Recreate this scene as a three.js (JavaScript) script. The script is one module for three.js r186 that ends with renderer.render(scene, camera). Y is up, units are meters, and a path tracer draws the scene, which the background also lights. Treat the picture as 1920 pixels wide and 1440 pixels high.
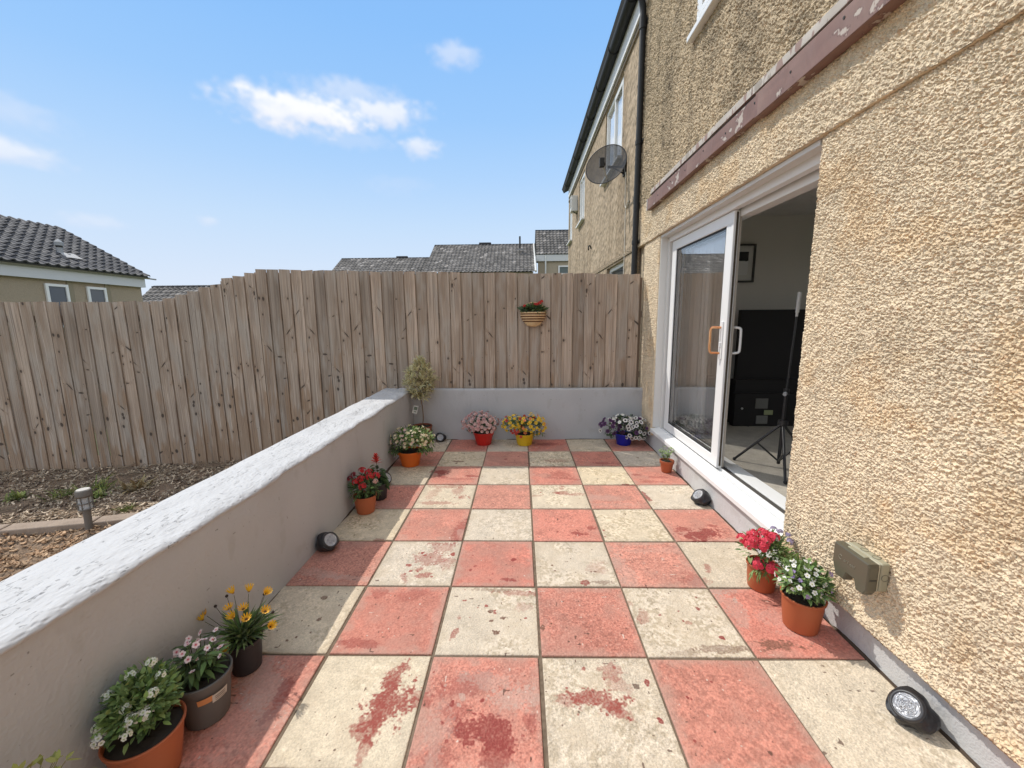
import * as THREE from 'three';
import { mergeGeometries } from 'three/addons/utils/BufferGeometryUtils.js';
import { RoundedBoxGeometry } from 'three/addons/geometries/RoundedBoxGeometry.js';

/* ------------------------------------------------ camera, sun, exposure */
const scene = new THREE.Scene();
const camera = new THREE.PerspectiveCamera(86.753, 4 / 3, 0.05, 600);
camera.position.set(-0.0728, 1.3922, 1.5077);
camera.rotation.order = 'YXZ';
camera.rotation.set(-0.155454, 0.022866, -0.008676);
const renderer = new THREE.WebGLRenderer({ antialias: true });
renderer.toneMapping = THREE.LinearToneMapping;
renderer.toneMappingExposure = 1.0;
renderer.shadowMap.enabled = true;
const SUN = new THREE.Vector3(-0.634, 1, -0.525).normalize();
const sun = new THREE.DirectionalLight(new THREE.Color(1, 0.955, 0.88), 3.5);
sun.position.copy(SUN).multiplyScalar(30);
sun.castShadow = true;
sun.shadow.mapSize.set(4096, 4096);
Object.assign(sun.shadow.camera, { left: -14, right: 14, top: 14, bottom: -14, near: 1, far: 90 });
scene.add(sun, sun.target);

/* ------------------------------------------------ noise */
function rng(seed) { let a = seed >>> 0; return () => { a = (a + 0x6D2B79F5) | 0; let t = Math.imul(a ^ (a >>> 15), 1 | a); t = (t + Math.imul(t ^ (t >>> 7), 61 | t)) ^ t; return ((t ^ (t >>> 14)) >>> 0) / 4294967296; }; }
function h2(i, j, s) { let n = Math.imul(i, 374761393) ^ Math.imul(j, 668265263) ^ Math.imul(s, 1442695041); n = Math.imul(n ^ (n >>> 13), 1274126177); n = Math.imul(n ^ (n >>> 15), 2246822519); return ((n ^ (n >>> 16)) >>> 0) / 4294967296; }
function vn(x, y, s = 0, P = 0) {
  const i = Math.floor(x), j = Math.floor(y); let u = x - i, v = y - j; u = u * u * (3 - 2 * u); v = v * v * (3 - 2 * v);
  let i0 = i, i1 = i + 1, j0 = j, j1 = j + 1;
  if (P) { i0 = ((i % P) + P) % P; i1 = (i0 + 1) % P; j0 = ((j % P) + P) % P; j1 = (j0 + 1) % P; }
  const a = h2(i0, j0, s), b = h2(i1, j0, s), c = h2(i0, j1, s), d = h2(i1, j1, s);
  return a + (b - a) * u + (c - a) * v + (a - b - c + d) * u * v;
}
function fbm(x, y, s = 0, o = 4) { let t = 0, a = 0.5, n = 0; for (let k = 0; k < o; k++) { t += a * vn(x, y, s + k * 17); n += a; a *= 0.5; x *= 2.03; y *= 2.03; } return t / n; }
const sst = (a, b, x) => { x = Math.min(1, Math.max(0, (x - a) / (b - a))); return x * x * (3 - 2 * x); };
const mix = (a, b, t) => a + (b - a) * t;
const mix3 = (a, b, t) => [mix(a[0], b[0], t), mix(a[1], b[1], t), mix(a[2], b[2], t)];
const toS = (c) => { c = Math.min(1, Math.max(0, c)); return 255 * (c <= 0.0031308 ? c * 12.92 : 1.055 * Math.pow(c, 1 / 2.4) - 0.055); };
const LIN = (r, g, b) => new THREE.Color().setRGB(r, g, b);

/* ------------------------------------------------ sky: air and clouds */
{
  const W = 2048, H = 1024, data = new Float32Array(W * H * 4);
  const keys = [[0, .77, .85, .97], [5, .70, .81, .97], [12, .57, .75, .98], [18, .44, .67, .99], [24, .34, .60, .985], [32, .27, .54, .97], [50, .2, .45, .9], [90, .14, .34, .76]];
  const air = (el) => { for (let k = 0; k < keys.length - 1; k++) if (el <= keys[k + 1][0]) { const t = (el - keys[k][0]) / (keys[k + 1][0] - keys[k][0]); return mix3(keys[k].slice(1), keys[k + 1].slice(1), t); } return keys[7].slice(1); };
  // azimuth, elevation, half width, half height (degrees), strength
  const cl = [[-116, 23.3, 8.8, 2.0, 1.15], [-119.5, 23.1, 4.4, 1.8, 0.9], [-107.5, 24.2, 6.2, 1.7, .85], [-111, 25.6, 7, 1.3, .5], [-112, 21.2, 7.5, 1.0, .25], [-98.3, 30.2, 3.6, 1.3, .5], [-102.9, 21.2, 2.9, 1.0, .72], [-140.5, 14.5, 4.2, 1.1, .7], [-139.8, 17.6, 4, 1.3, .32], [-135.5, 9.8, 2.6, .8, .35], [-126.6, 11, 1, .5, .4], [-106, 17, 5, 1.2, .12]];
  // bright broken cloud added outside the view to lift the shade; view stays blue
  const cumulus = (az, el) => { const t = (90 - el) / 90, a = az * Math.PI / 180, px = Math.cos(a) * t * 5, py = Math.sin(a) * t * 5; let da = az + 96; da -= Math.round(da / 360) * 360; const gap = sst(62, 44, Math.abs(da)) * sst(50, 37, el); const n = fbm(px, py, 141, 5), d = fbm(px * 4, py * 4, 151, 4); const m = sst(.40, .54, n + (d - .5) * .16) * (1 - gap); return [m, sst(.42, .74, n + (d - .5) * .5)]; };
  for (let j = 0; j < H; j++) {
    const el = ((j + .5) / H - .5) * 180, a = air(Math.max(0, el));
    for (let i = 0; i < W; i++) {
      const q = (j * W + i) * 4; let c = el < 0 ? [.3, .29, .26] : a;
      if (el > 0) {
        const az = ((i + .5) / W - .5) * 360; let m = 0, lit = 0;
        for (const [ca, ce, cw, ch, cs] of cl) {
          let da = az - ca; da -= Math.round(da / 360) * 360; if (Math.abs(da) > cw * 1.7) continue; const de = el - ce; if (Math.abs(de) > ch * 2.4) continue;
          const wx = (fbm(az * .55, el * .9, 31, 4) - .5) * 1.5, wy = (fbm(az * .5, el * .9, 77, 4) - .5) * 1.5;
          const ex = da / cw + wx * .35, ey = de / ch * (de < 0 ? .8 : 1.05) + wy * .6, r = Math.sqrt(ex * ex + ey * ey);
          const det = fbm(az * 1.3, el * 2.2, 9, 5);
          const v = cs * sst(1.2, .2, r + (det - .5) * .7); if (v > m) m = v; lit = Math.max(lit, v * sst(-1.1, .5, ey));
        }
        m = Math.min(1, m); c = mix3(c, mix3([.80, .84, .97], [1.03, 1.03, 1.03], Math.min(1, lit * 1.15)), m * .94);
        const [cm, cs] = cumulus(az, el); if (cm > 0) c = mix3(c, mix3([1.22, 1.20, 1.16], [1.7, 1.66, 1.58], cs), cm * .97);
      }
      data[q] = c[0]; data[q + 1] = c[1]; data[q + 2] = c[2]; data[q + 3] = 1;
    }
  }
  const t = new THREE.DataTexture(data, W, H, THREE.RGBAFormat, THREE.FloatType);
  t.mapping = THREE.EquirectangularReflectionMapping; t.magFilter = t.minFilter = THREE.LinearFilter; t.wrapS = THREE.RepeatWrapping; t.needsUpdate = true;
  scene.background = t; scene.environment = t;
}

/* ------------------------------------------------ texture helpers */
function colTex(w, h, fn, wrap = true) { // fn -> linear rgb
  const d = new Uint8Array(w * h * 4);
  for (let j = 0; j < h; j++) for (let i = 0; i < w; i++) { const c = fn(i, j), q = (j * w + i) * 4; d[q] = toS(c[0]); d[q + 1] = toS(c[1]); d[q + 2] = toS(c[2]); d[q + 3] = 255; }
  const t = new THREE.DataTexture(d, w, h); t.colorSpace = THREE.SRGBColorSpace; t.magFilter = THREE.LinearFilter; t.minFilter = THREE.LinearMipmapLinearFilter; t.generateMipmaps = true;
  if (wrap) t.wrapS = t.wrapT = THREE.RepeatWrapping; t.needsUpdate = true; return t;
}
function greyTex(w, h, fn, wrap = true) {
  const d = new Uint8Array(w * h * 4);
  for (let j = 0; j < h; j++) for (let i = 0; i < w; i++) { const q = (j * w + i) * 4, c = Math.max(0, Math.min(255, fn(i, j) * 255)); d[q] = d[q + 1] = d[q + 2] = c; d[q + 3] = 255; }
  const t = new THREE.DataTexture(d, w, h); t.magFilter = THREE.LinearFilter; t.minFilter = THREE.LinearMipmapLinearFilter; t.generateMipmaps = true; if (wrap) t.wrapS = t.wrapT = THREE.RepeatWrapping; t.needsUpdate = true; return t;
}
const M = (c, rough = .8, extra = {}) => new THREE.MeshStandardMaterial({ color: Array.isArray(c) ? LIN(...c) : c, roughness: rough, side: THREE.DoubleSide, ...extra });
const PM = (c, rough = .8, extra = {}) => new THREE.MeshPhysicalMaterial({ color: Array.isArray(c) ? LIN(...c) : c, roughness: rough, side: THREE.DoubleSide, ...extra });

/* ------------------------------------------------ object helpers */
const used = new Map();
function numbered(name) { const n = used.get(name) ?? 0; used.set(name, n + 1); return n ? `${name}_${String(n).padStart(3, '0')}` : name; }
function prep(g, wantColor) {
  g = g.index ? g.toNonIndexed() : g;
  if (!g.attributes.normal) g.computeVertexNormals();
  if (!g.attributes.uv) g.setAttribute('uv', new THREE.BufferAttribute(new Float32Array(g.attributes.position.count * 2), 2));
  if (wantColor && !g.attributes.color) g.setAttribute('color', new THREE.BufferAttribute(new Float32Array(g.attributes.position.count * 3).fill(1), 3));
  for (const k of Object.keys(g.attributes)) if (!['position', 'normal', 'uv', 'color'].includes(k) || (k === 'color' && !wantColor)) g.deleteAttribute(k);
  return g;
}
function obj(name, geos, mat, parent = scene) {
  let g = geos; if (Array.isArray(geos)) g = geos.length === 1 ? geos[0] : mergeGeometries(geos.map((x) => prep(x, mat.vertexColors)));
  const m = new THREE.Mesh(g, mat); m.name = parent === scene ? numbered(name) : name; m.castShadow = m.receiveShadow = true; parent.add(m); return m;
}
function thing(name, label, category, pos = [0, 0, 0], turn = 0, group) { const o = new THREE.Group(); o.name = numbered(name); o.position.set(...pos); o.rotation.y = turn; o.userData = { label, category }; if (group) o.userData.group = group; scene.add(o); return o; }
function struct(o) { o.userData.kind = 'structure'; return o; }
function stuff(o) { o.userData.kind = 'stuff'; return o; }
function structGroup(name) { const o = new THREE.Group(); o.name = numbered(name); scene.add(o); return struct(o); }
function worldUV(g, s = 1) { g = g.index ? g.toNonIndexed() : g; const p = g.attributes.position, n = g.attributes.normal, uv = new Float32Array(p.count * 2);
  for (let i = 0; i < p.count; i++) { const ax = Math.abs(n.getX(i)), ay = Math.abs(n.getY(i)), az = Math.abs(n.getZ(i)); let u, v; if (ax >= ay && ax >= az) { u = p.getZ(i); v = p.getY(i); } else if (ay >= az) { u = p.getX(i); v = p.getZ(i); } else { u = p.getX(i); v = p.getY(i); } uv[2 * i] = u / s; uv[2 * i + 1] = v / s; }
  g.setAttribute('uv', new THREE.BufferAttribute(uv, 2)); return g; }
function B(x0, x1, y0, y1, z0, z1, bev = 0) { const w = Math.abs(x1 - x0), h = Math.abs(y1 - y0), d = Math.abs(z1 - z0); const g = bev ? new RoundedBoxGeometry(w, h, d, 2, Math.min(bev, w / 2.01, h / 2.01, d / 2.01)) : new THREE.BoxGeometry(w, h, d); g.translate((x0 + x1) / 2, (y0 + y1) / 2, (z0 + z1) / 2); return worldUV(g); }
function tube(pts, r, seg = 24, rad = 8, closed = false) { return new THREE.TubeGeometry(new THREE.CatmullRomCurve3(pts.map((p) => new THREE.Vector3(...p)), closed, 'centripetal'), seg, r, rad, closed); }
function bar(a, b, r0, r1 = r0, n = 8) { const A = new THREE.Vector3(...a), Bv = new THREE.Vector3(...b), d = Bv.clone().sub(A), g = new THREE.CylinderGeometry(r1, r0, d.length(), n); g.applyQuaternion(new THREE.Quaternion().setFromUnitVectors(new THREE.Vector3(0, 1, 0), d.clone().normalize())); g.translate(...A.add(Bv).multiplyScalar(.5).toArray()); return g; }
function lathe(pts, seg = 40) { return new THREE.LatheGeometry(pts.map((p) => new THREE.Vector2(...p)), seg); }

/* ================================================= SURFACES */
// rough-cast render: fine relief and grain (1 m tile)
const rcH = (x, y, P) => { const a = vn(x * 190, y * 190, 3, P ? 190 : 0), b = vn(x * 300, y * 300, 4, P ? 300 : 0), c = vn(x * 62, y * 62, 6, P ? 62 : 0), e = 1 - Math.abs(2 * vn(x * 140, y * 140, 12, P ? 140 : 0) - 1), w = vn(x * 17, y * 17, 13, P ? 17 : 0); return Math.max(0, Math.min(1, sst(.2, .74, a * .42 + b * .26 + e * (.12 + .24 * w)) * .92 + (c - .5) * .34 + .03)); };
const roughBump = greyTex(1024, 1024, (i, j) => rcH(i / 1024, j / 1024, true) * .9 + .1 * vn(i / 2.5, j / 2.5, 8));
const roughCol = colTex(1024, 1024, (i, j) => { const x = i / 1024, y = j / 1024, n = vn(x * 240, y * 240, 21, 240), k = vn(x * 60, y * 60, 22, 60), o = vn(x * 90, y * 90, 23, 90); let v = .84 + .26 * n + .1 * (k - .5); let c = [v, v * .99, v * .97]; if (o > .83) c = mix3(c, [v * .8, v * .62, v * .5], sst(.83, .95, o) * .6); return c.map((q) => q * .93); });
const rawRender = M([.80, .66, .475], .95, { map: roughCol, vertexColors: true, bumpMap: roughBump, bumpScale: .006 });                           // displaced patches
const rawRenderFine = M([.80, .66, .475], .95, { map: roughCol, bumpMap: roughBump, bumpScale: .012 });    // plain boxes
const neighCol = colTex(2048, 1024, (i, j) => { const z = i / 256, y = j / 170, g = vn(z * 34, y * 34, 25), g2 = vn(z * 70, y * 70, 26), st = fbm(z * 3.2, y * .35, 27, 4), bl = fbm(z * 1.2, y * 1.2, 28, 3); let v = .72 + .34 * g + .26 * (g2 - .5) + .3 * (bl - .5); let c = [v, v * .98, v * .95]; c = mix3(c, [v * .62, v * .58, v * .52], sst(.50, .68, st) * .6); if (g < .2) c = c.map((q) => q * .72); return c; });
const neighBump = greyTex(1024, 1024, (i, j) => { const x = i / 1024, y = j / 1024; return .6 * vn(x * 60, y * 60, 33, 60) + .4 * vn(x * 120, y * 120, 34, 120); });
const neighMap = { map: neighCol, bumpMap: neighBump, bumpScale: .03 };
const neighRender = M([.44, .345, .24], .95, { ...neighMap, vertexColors: true });
// painted masonry (2 m tile)
const paintBump = greyTex(1024, 1024, (i, j) => { const x = i / 1024, y = j / 1024; return .35 * fbm(x * 24, y * 10, 2, 3) + .35 * vn(x * 90, y * 30, 5, 0) + .3 * vn(x * 260, y * 260, 7); });
const paintCol = colTex(1024, 1024, (i, j) => { const x = i / 1024, y = j / 1024, a = fbm(x * 8, y * 5, 41, 4), s = vn(x * 150, y * 150, 44); let v = .93 + .12 * (a - .5); let c = [v, v, v]; const d = fbm(x * 22, y * 14, 48, 4); if (d > .68) c = mix3(c, [v * .88, v * .86, v * .83], sst(.68, .8, d) * .5); if (s > .975) c = [v * .55, v * .53, v * .5]; return c; });
const greyPaint = M([.485, .488, .495], .8, { map: paintCol, bumpMap: paintBump, bumpScale: .0035 });
const crack = (x, y) => { const q = fbm(x * 5, y * 16, 71, 4), e = Math.abs(fbm(x * 7 + 3, y * 26, 73, 4) - .5), gate = vn(x * 6, y * 9, 75); const dash = vn(x * 34, y * 80, 78) * .55 + vn(x * 80, y * 170, 76) * .45; return Math.max(gate > .45 ? sst(.011, .003, e) * sst(.45, .6, gate) : 0, sst(.80, .85, dash + (q - .5) * .25) * .8); };
const topCol = colTex(2048, 1024, (i, j) => { const x = i / 1024, y = j / 512, c = crack(x, y), v = .94 + .1 * (fbm(x * 10, y * 14, 77, 3) - .5); return mix3([v, v, v], [.36, .36, .36], c * .85); });
const topPaint = M([.51, .51, .515], .75, { map: topCol, bumpMap: greyTex(2048, 1024, (i, j) => { const x = i / 1024, y = j / 512; return .45 * fbm(x * 22, y * 60, 79, 3) + .35 * vn(x * 60, y * 120, 80) + .2 - .2 * crack(x, y); }), bumpScale: .007 });
const plinthPaint = M([.58, .58, .575], .8, { map: paintCol, bumpMap: paintBump, bumpScale: .0035 });
const upvc = PM([.80, .80, .79], .38, { clearcoat: .15, clearcoatRoughness: .4 });
const upvcOld = PM([.66, .65, .62], .5);
const rubber = M([.02, .02, .02], .7);
const blackPlastic = PM([.014, .0145, .016], .6);
const pane = PM([1, 1, 1], .02, { transmission: 1, thickness: 0, ior: 1.5 });
const darkPane = PM([.05, .06, .07], .06, {});

/* ------------------------------------------------ terrain */
{
  const n = 90, ext = 240, pos = [], idx = [], uv = [];
  const ht = (x, z) => -.34 - 2.0 * sst(7, 12, -x) * sst(60, 30, Math.abs(x)) + 2.4 * sst(-14, -30, z) * sst(-12, 0, x);
  const cs = []; for (let k = 0; k <= n; k++) { const t = k / n * 2 - 1; cs.push(Math.sign(t) * Math.pow(Math.abs(t), 2.2) * ext); }
  for (let j = 0; j <= n; j++) for (let i = 0; i <= n; i++) { pos.push(cs[i], ht(cs[i], cs[j]), cs[j]); uv.push(cs[i] / 3, cs[j] / 3); }
  for (let j = 0; j < n; j++) for (let i = 0; i < n; i++) { const a = j * (n + 1) + i; idx.push(a, a + n + 1, a + 1, a + 1, a + n + 1, a + n + 2); }
  const g = new THREE.BufferGeometry(); g.setAttribute('position', new THREE.Float32BufferAttribute(pos, 3)); g.setAttribute('uv', new THREE.Float32BufferAttribute(uv, 2)); g.setIndex(idx); g.computeVertexNormals();
  const t = colTex(256, 256, (i, j) => { const a = vn(i / 8, j / 8, 3, 32), b = vn(i / 2, j / 2, 4, 128); return mix3([.06, .085, .03], [.12, .13, .05], a * .6 + b * .4); });
  struct(obj('ground', g, M([1, 1, 1], 1, { map: t })));
}

/* ------------------------------------------------ patio slabs */
const STAIN = [ // x, z, rx, rz, turn, strength, kind (0 red dye on buff, 1 deep red, 2 brown, 3 pale wear)
  [-.585, .12, .05, .1, .2, 1, 0], [-.575, .215, .085, .1, .1, 1.1, 0], [-.615, .30, .05, .06, 0, .8, 0], [-.46, .2, .06, .03, .5, .7, 0], [-.60, .40, .02, .05, 0, .7, 0],
  [-.187, .319, .10, .062, .1, 1.1, 1], [-.29, .13, .12, .05, -.3, .6, 1], [-.17, .395, .05, .05, 0, .8, 1], [-.33, .25, .06, .03, 0, .55, 1], [-.05, .28, .04, .03, 0, .6, 1], [-.36, .4, .08, .05, 0, .45, 1], [-.1, .2, .09, .06, 0, .8, 3], [-.2, .12, .14, .04, .2, .7, 3], [-.38, .33, .05, .1, 0, .6, 3],
  [.213, .194, .115, .045, .15, 1, 0], [.27, .235, .05, .03, .3, .8, 0], [.09, .195, .04, .03, 0, .6, 0], [.28, .068, .05, .04, .4, .6, 0], [.30, .13, .07, .04, .3, .4, 0],
  [.495, -.23, .025, .05, .5, .75, 0], [.46, -.33, .015, .02, 0, .5, 0], [.70, -.2, .02, .01, 0, .6, 0],
  [1.105, -.985, .14, .062, -.25, 1.15, 1], [1.22, -1.1, .05, .02, .2, .8, 1], [1.0, -1.05, .07, .035, 0, .9, 1],
  [.294, -.997, .05, .028, .2, 1, 1], [.40, -1.065, .04, .03, 0, .9, 1], [.35, -1.0, .02, .02, 0, .7, 1],
  [-.626, -.715, .085, .07, 0, .62, 0], [-.58, -.82, .08, .06, .2, .55, 0], [-.52, -.66, .06, .06, .2, .5, 0], [-.636, -.54, .05, .025, -.3, .85, 0], [-.72, -.52, .02, .05, -.6, .6, 0], [-.66, -.6, .03, .02, 0, .8, 0], [-.6, -.87, .07, .02, 0, .55, 0],
  [-.38, -.12, .012, .04, .3, .8, 0], [-.37, -.22, .012, .02, 0, .6, 0], [-.21, -.42, .10, .014, .05, .55, 2], [-.1, -.4, .10, .02, .05, .6, 0], [-.06, -.3, .05, .03, 0, .35, 0], [-.13, -.505, .05, .018, .3, 1, 1],
  [.259, -.485, .025, .02, .3, 1, 1], [.37, -.49, .07, .018, 0, .6, 2], [.36, -.62, .06, .06, .4, .3, 0],
  [-.82, -2.09, .08, .055, .1, 1.05, 1], [-.52, -1.99, .07, .025, .1, .85, 1], [-.79, -1.97, .05, .03, .2, .8, 1], [-.66, -1.93, .2, .02, .03, .45, 1],
  [-.70, -1.76, .14, .04, 0, .55, 0], [-.6, -1.68, .05, .09, .2, .5, 0], [-.72, -1.44, .14, .03, 0, .6, 0], [-.8, -1.6, .05, .1, .3, .35, 0], [-.55, -1.55, .03, .04, 0, .5, 0],
  [.27, -1.63, .07, .05, .1, .72, 0], [.385, -1.6, .06, .03, 0, .5, 0], [.04, -1.58, .05, .02, 0, .4, 0], [.26, -1.72, .025, .05, 0, .55, 0],
  [.91, -1.6, .022, .12, -.12, 1, 1], [.86, -1.79, .06, .02, .2, 1, 1], [.55, -1.55, .2, .06, 0, .5, 3], [.62, -1.42, .2, .03, 0, .4, 3],
  [-.49, -1.05, .05, .15, .1, .7, 1], [-.46, -.99, .035, .06, 0, .7, 3], [-.85, -.95, .04, .05, 0, .45, 3], [-.8, -1.33, .1, .02, 0, .4, 3],
  [.97, -2.03, .07, .025, 0, .65, 1], [1.15, -1.97, .09, .03, .1, .5, 1], [1.05, -1.87, .1, .03, 0, .45, 1],
  [.27, -2.03, .09, .09, .2, .5, 1], [.35, -1.93, .12, .03, .2, .5, 1], [.2, -1.96, .06, .03, 0, .5, 1],
  [.72, -2.33, .09, .03, 0, .7, 1], [.3, -2.4, .15, .05, 0, .4, 1], [.25, -2.95, .14, .05, 0, .6, 1], [.05, -3.0, .05, .03, 0, .7, 2],
  [-.70, -2.38, .06, .025, .1, .9, 2], [1.03, -.08, .12, .03, .1, .9, 2], [.8, -.05, .14, .02, 0, .7, 2], [.62, -.03, .08, .02, 0, .4, 2],
  [-.8, -.06, .09, .03, .1, .7, 1], [-.65, -.38, .1, .04, 0, .4, 1], [-.82, -.4, .05, .04, 0, .5, 1],
  [-1.1, .12, .2, .07, .9, .8, 3], [-1.2, -.55, .15, .04, .2, .6, 3], [-1.05, -.52, .2, .02, .1, .55, 3], [-.98, .2, .03, .1, 0, .7, 1], [-1.0, -.9, .05, .02, 0, .6, 0], [-1.05, .3, .2, .1, .4, .35, 3],
  [.5, -.5, .05, .3, 0, .55, 3], [.92, -.46, .1, .06, .3, .9, 3], [.95, -.3, .05, .12, 0, .7, 3], [1.15, -.2, .12, .08, .4, .45, 3], [.85, -.52, .08, .05, 0, .5, 0], [.97, -.62, .02, .06, .3, .7, 0], [.72, -.8, .2, .03, 0, .35, 3], [.68, -.88, .2, .02, 0, .4, 3],
];
{ // splashes and droplets of dye and dirt
  const r = rng(91), add = (x, z, sp, n, k) => { for (let i = 0; i < n; i++) { const q = .0035 + .010 * r() * r(); STAIN.push([x + (r() - .5) * sp, z + (r() - .5) * sp * .8, q * (1 + r() * .5), q, r() * 3, .9 + r() * .4, k]); } };
  for (const [x, z, sp, n, k] of [[-.08, -.17, .3, 10, 2], [-.2, -.35, .35, 10, 0], [-.6, -.65, .3, 14, 0], [.25, -1.62, .35, 8, 0], [-.65, -1.65, .35, 12, 0], [-.55, .2, .35, 10, 0], [.2, .2, .4, 10, 0], [-.2, .3, .4, 9, 1], [-.2, .12, .4, 12, 3], [.7, -.25, .35, 7, 1], [.6, .2, .4, 6, 1], [.3, -1.0, .35, 7, 1], [.7, -2.35, .35, 9, 1], [-.1, -2.4, .35, 7, 1], [.2, -2.45, .4, 7, 2], [1.1, -2.45, .4, 8, 2], [.7, -.7, .4, 9, 3], [1.1, -.3, .4, 8, 3], [.25, -.6, .3, 7, 2], [-.25, -.6, .35, 6, 1], [-.9, -2.95, .4, 7, 2], [.68, -2.9, .4, 6, 2], [-.65, -2.35, .3, 8, 2], [-1.15, -1.9, .35, 5, 1], [-1.1, -.2, .4, 8, 2]]) add(x, z, sp, n, k);
}
const PX0 = -1.35, PX1 = 1.35, PZ0 = -3.15, PZ1 = .9;
const PW = 1280, PH = 1920, bins = [];
const slabBase = (cx, rz) => { const red = ((cx + rz) & 1) === 0, k = h2(cx + 40, rz + 40, 5), k2 = h2(cx + 40, rz + 40, 9); return red ? [.49 + .08 * k, .195 + .045 * k2, .142 + .035 * k2] : [.59 + .07 * k, .495 + .05 * k + .02 * k2, .37 + .06 * k2]; };
function patioColor(i, j) {
  const x = PX0 + (i + .5) / PW * (PX1 - PX0), z = PZ0 + (j + .5) / PH * (PZ1 - PZ0);
  const cx = Math.floor(x / .45), rz = Math.floor(-z / .45), red = ((cx + rz) & 1) === 0;
  let c = slabBase(cx, rz);
  const g1 = vn(x * 300, z * 300, 61), g2 = vn(x * 150, z * 150, 62), g3 = fbm(x * 9, z * 9, 63 + cx * 3 + rz * 7, 4), g4 = fbm(x * 30, z * 30, 64, 3);
  const rough = h2(cx + 9, rz + 9, 77) * .6 + .4;
  const v = 1 + (g1 - .5) * .5 * rough + (g2 - .5) * .5 * rough + (g3 - .5) * .42 + (g4 - .5) * .22;
  c = c.map((q) => q * v);
  // exposed aggregate where the face has worn: pale stones in a darker matrix
  const wear = sst(.38, .62, fbm(x * 5.5 + cx * 3.1, z * 5.5 + rz * 1.7, 66, 3)) * (.35 + .65 * h2(cx + 5, rz + 3, 15)), agg = vn(x * 105, z * 105, 67) * .55 + vn(x * 62, z * 62, 68) * .45;
  c = mix3(c, red ? c.map((q) => q * (.70 + .62 * sst(.3, .72, agg))) : [c[0] * (.70 + .52 * sst(.3, .66, agg)), c[1] * (.66 + .56 * sst(.3, .66, agg)), c[2] * (.58 + .66 * sst(.3, .66, agg))], wear * (red ? .55 : .9));
  if (!red) { c = mix3(c, [.46, .375, .27], sst(.5, .75, g3) * .5); if (g2 > .76) c = mix3(c, [.30, .235, .16], .4 * rough); if (g2 < .18) c = mix3(c, [.72, .62, .46], .35); }
  else { c = mix3(c, [.42, .215, .165], sst(.48, .75, fbm(x * 7, z * 7, 90 + cx, 4)) * .6); if (g2 > .78) c = mix3(c, [.56, .32, .25], .4 * rough); if (g2 < .15) c = mix3(c, [.36, .11, .08], .35); }
  // worn slab borders
  const fx = x / .45 - cx, fz = -z / .45 - rz, ed = Math.min(fx, 1 - fx, fz, 1 - fz) * .45;
  const en = fbm(x * 26, z * 26, 70, 3); if (ed < .055) { const e = sst(.055, .0, ed + (en - .5) * .09) * (.25 + .75 * h2(cx, rz, 31)); c = mix3(c, red ? [.45, .28, .22] : [.42, .35, .26], e * .6); }
  // dye, dirt and wear
  const bx = Math.floor((x + 1.4) / .15), bz = Math.floor((z + 3.2) / .15), list = bins[bz * 20 + bx] ??= STAIN.filter(([sx, sz, rx, rr]) => Math.hypot(x - sx, z - sz) < Math.max(rx, rr) * 1.9 + .22);
  for (const [sx, sz, rx, rr, tr, st, kind] of list) {
    const dx = x - sx, dz = z - sz; if (dx * dx + dz * dz > Math.pow(Math.max(rx, rr) * 1.9, 2)) continue;
    const co = Math.cos(tr), si = Math.sin(tr), a = (dx * co + dz * si) / rx, b = (-dx * si + dz * co) / rr, r = Math.sqrt(a * a + b * b);
    const w = fbm(x * 22, z * 22, 101, 4) - .5, f = vn(x * 130, z * 130, 105) - .5; const m = st * sst(1.12, .72, r + w * 1.5 + f * .75);
    if (m <= 0) continue; const mm = Math.min(1, m * (.75 + .5 * (vn(x * 200, z * 200, 107) - .35)));
    c = mix3(c, kind === 0 ? [.29, .062, .045] : kind === 1 ? [.25, .042, .034] : kind === 2 ? [.15, .07, .042] : red ? [.48, .33, .27] : [.50, .42, .31], mm * (kind === 3 ? .75 : .95));
  }
  // small specks of dirt
  const sp = vn(x * 62, z * 62, 120), sp2 = vn(x * 11, z * 11, 121); if (sp > .945 && sp2 > .45) c = mix3(c, [.09, .045, .03], .8); const wp = vn(x * 48, z * 48, 133); if (red && wp > .968) c = mix3(c, [.62, .5, .42], .8);
  return c;
}
const patioMap = colTex(PW, PH, patioColor);
const patioBump = greyTex(PW, PH, (i, j) => { const x = i / PW * 2.7, z = j / PH * 4.05; return .4 * vn(x * 300, z * 300, 61) + .4 * vn(x * 150, z * 150, 62) + .2 * fbm(x * 20, z * 20, 65, 3); });
const slabMat = M([1, 1, 1], .88, { map: patioMap, bumpMap: patioBump, bumpScale: .004 });
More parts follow.
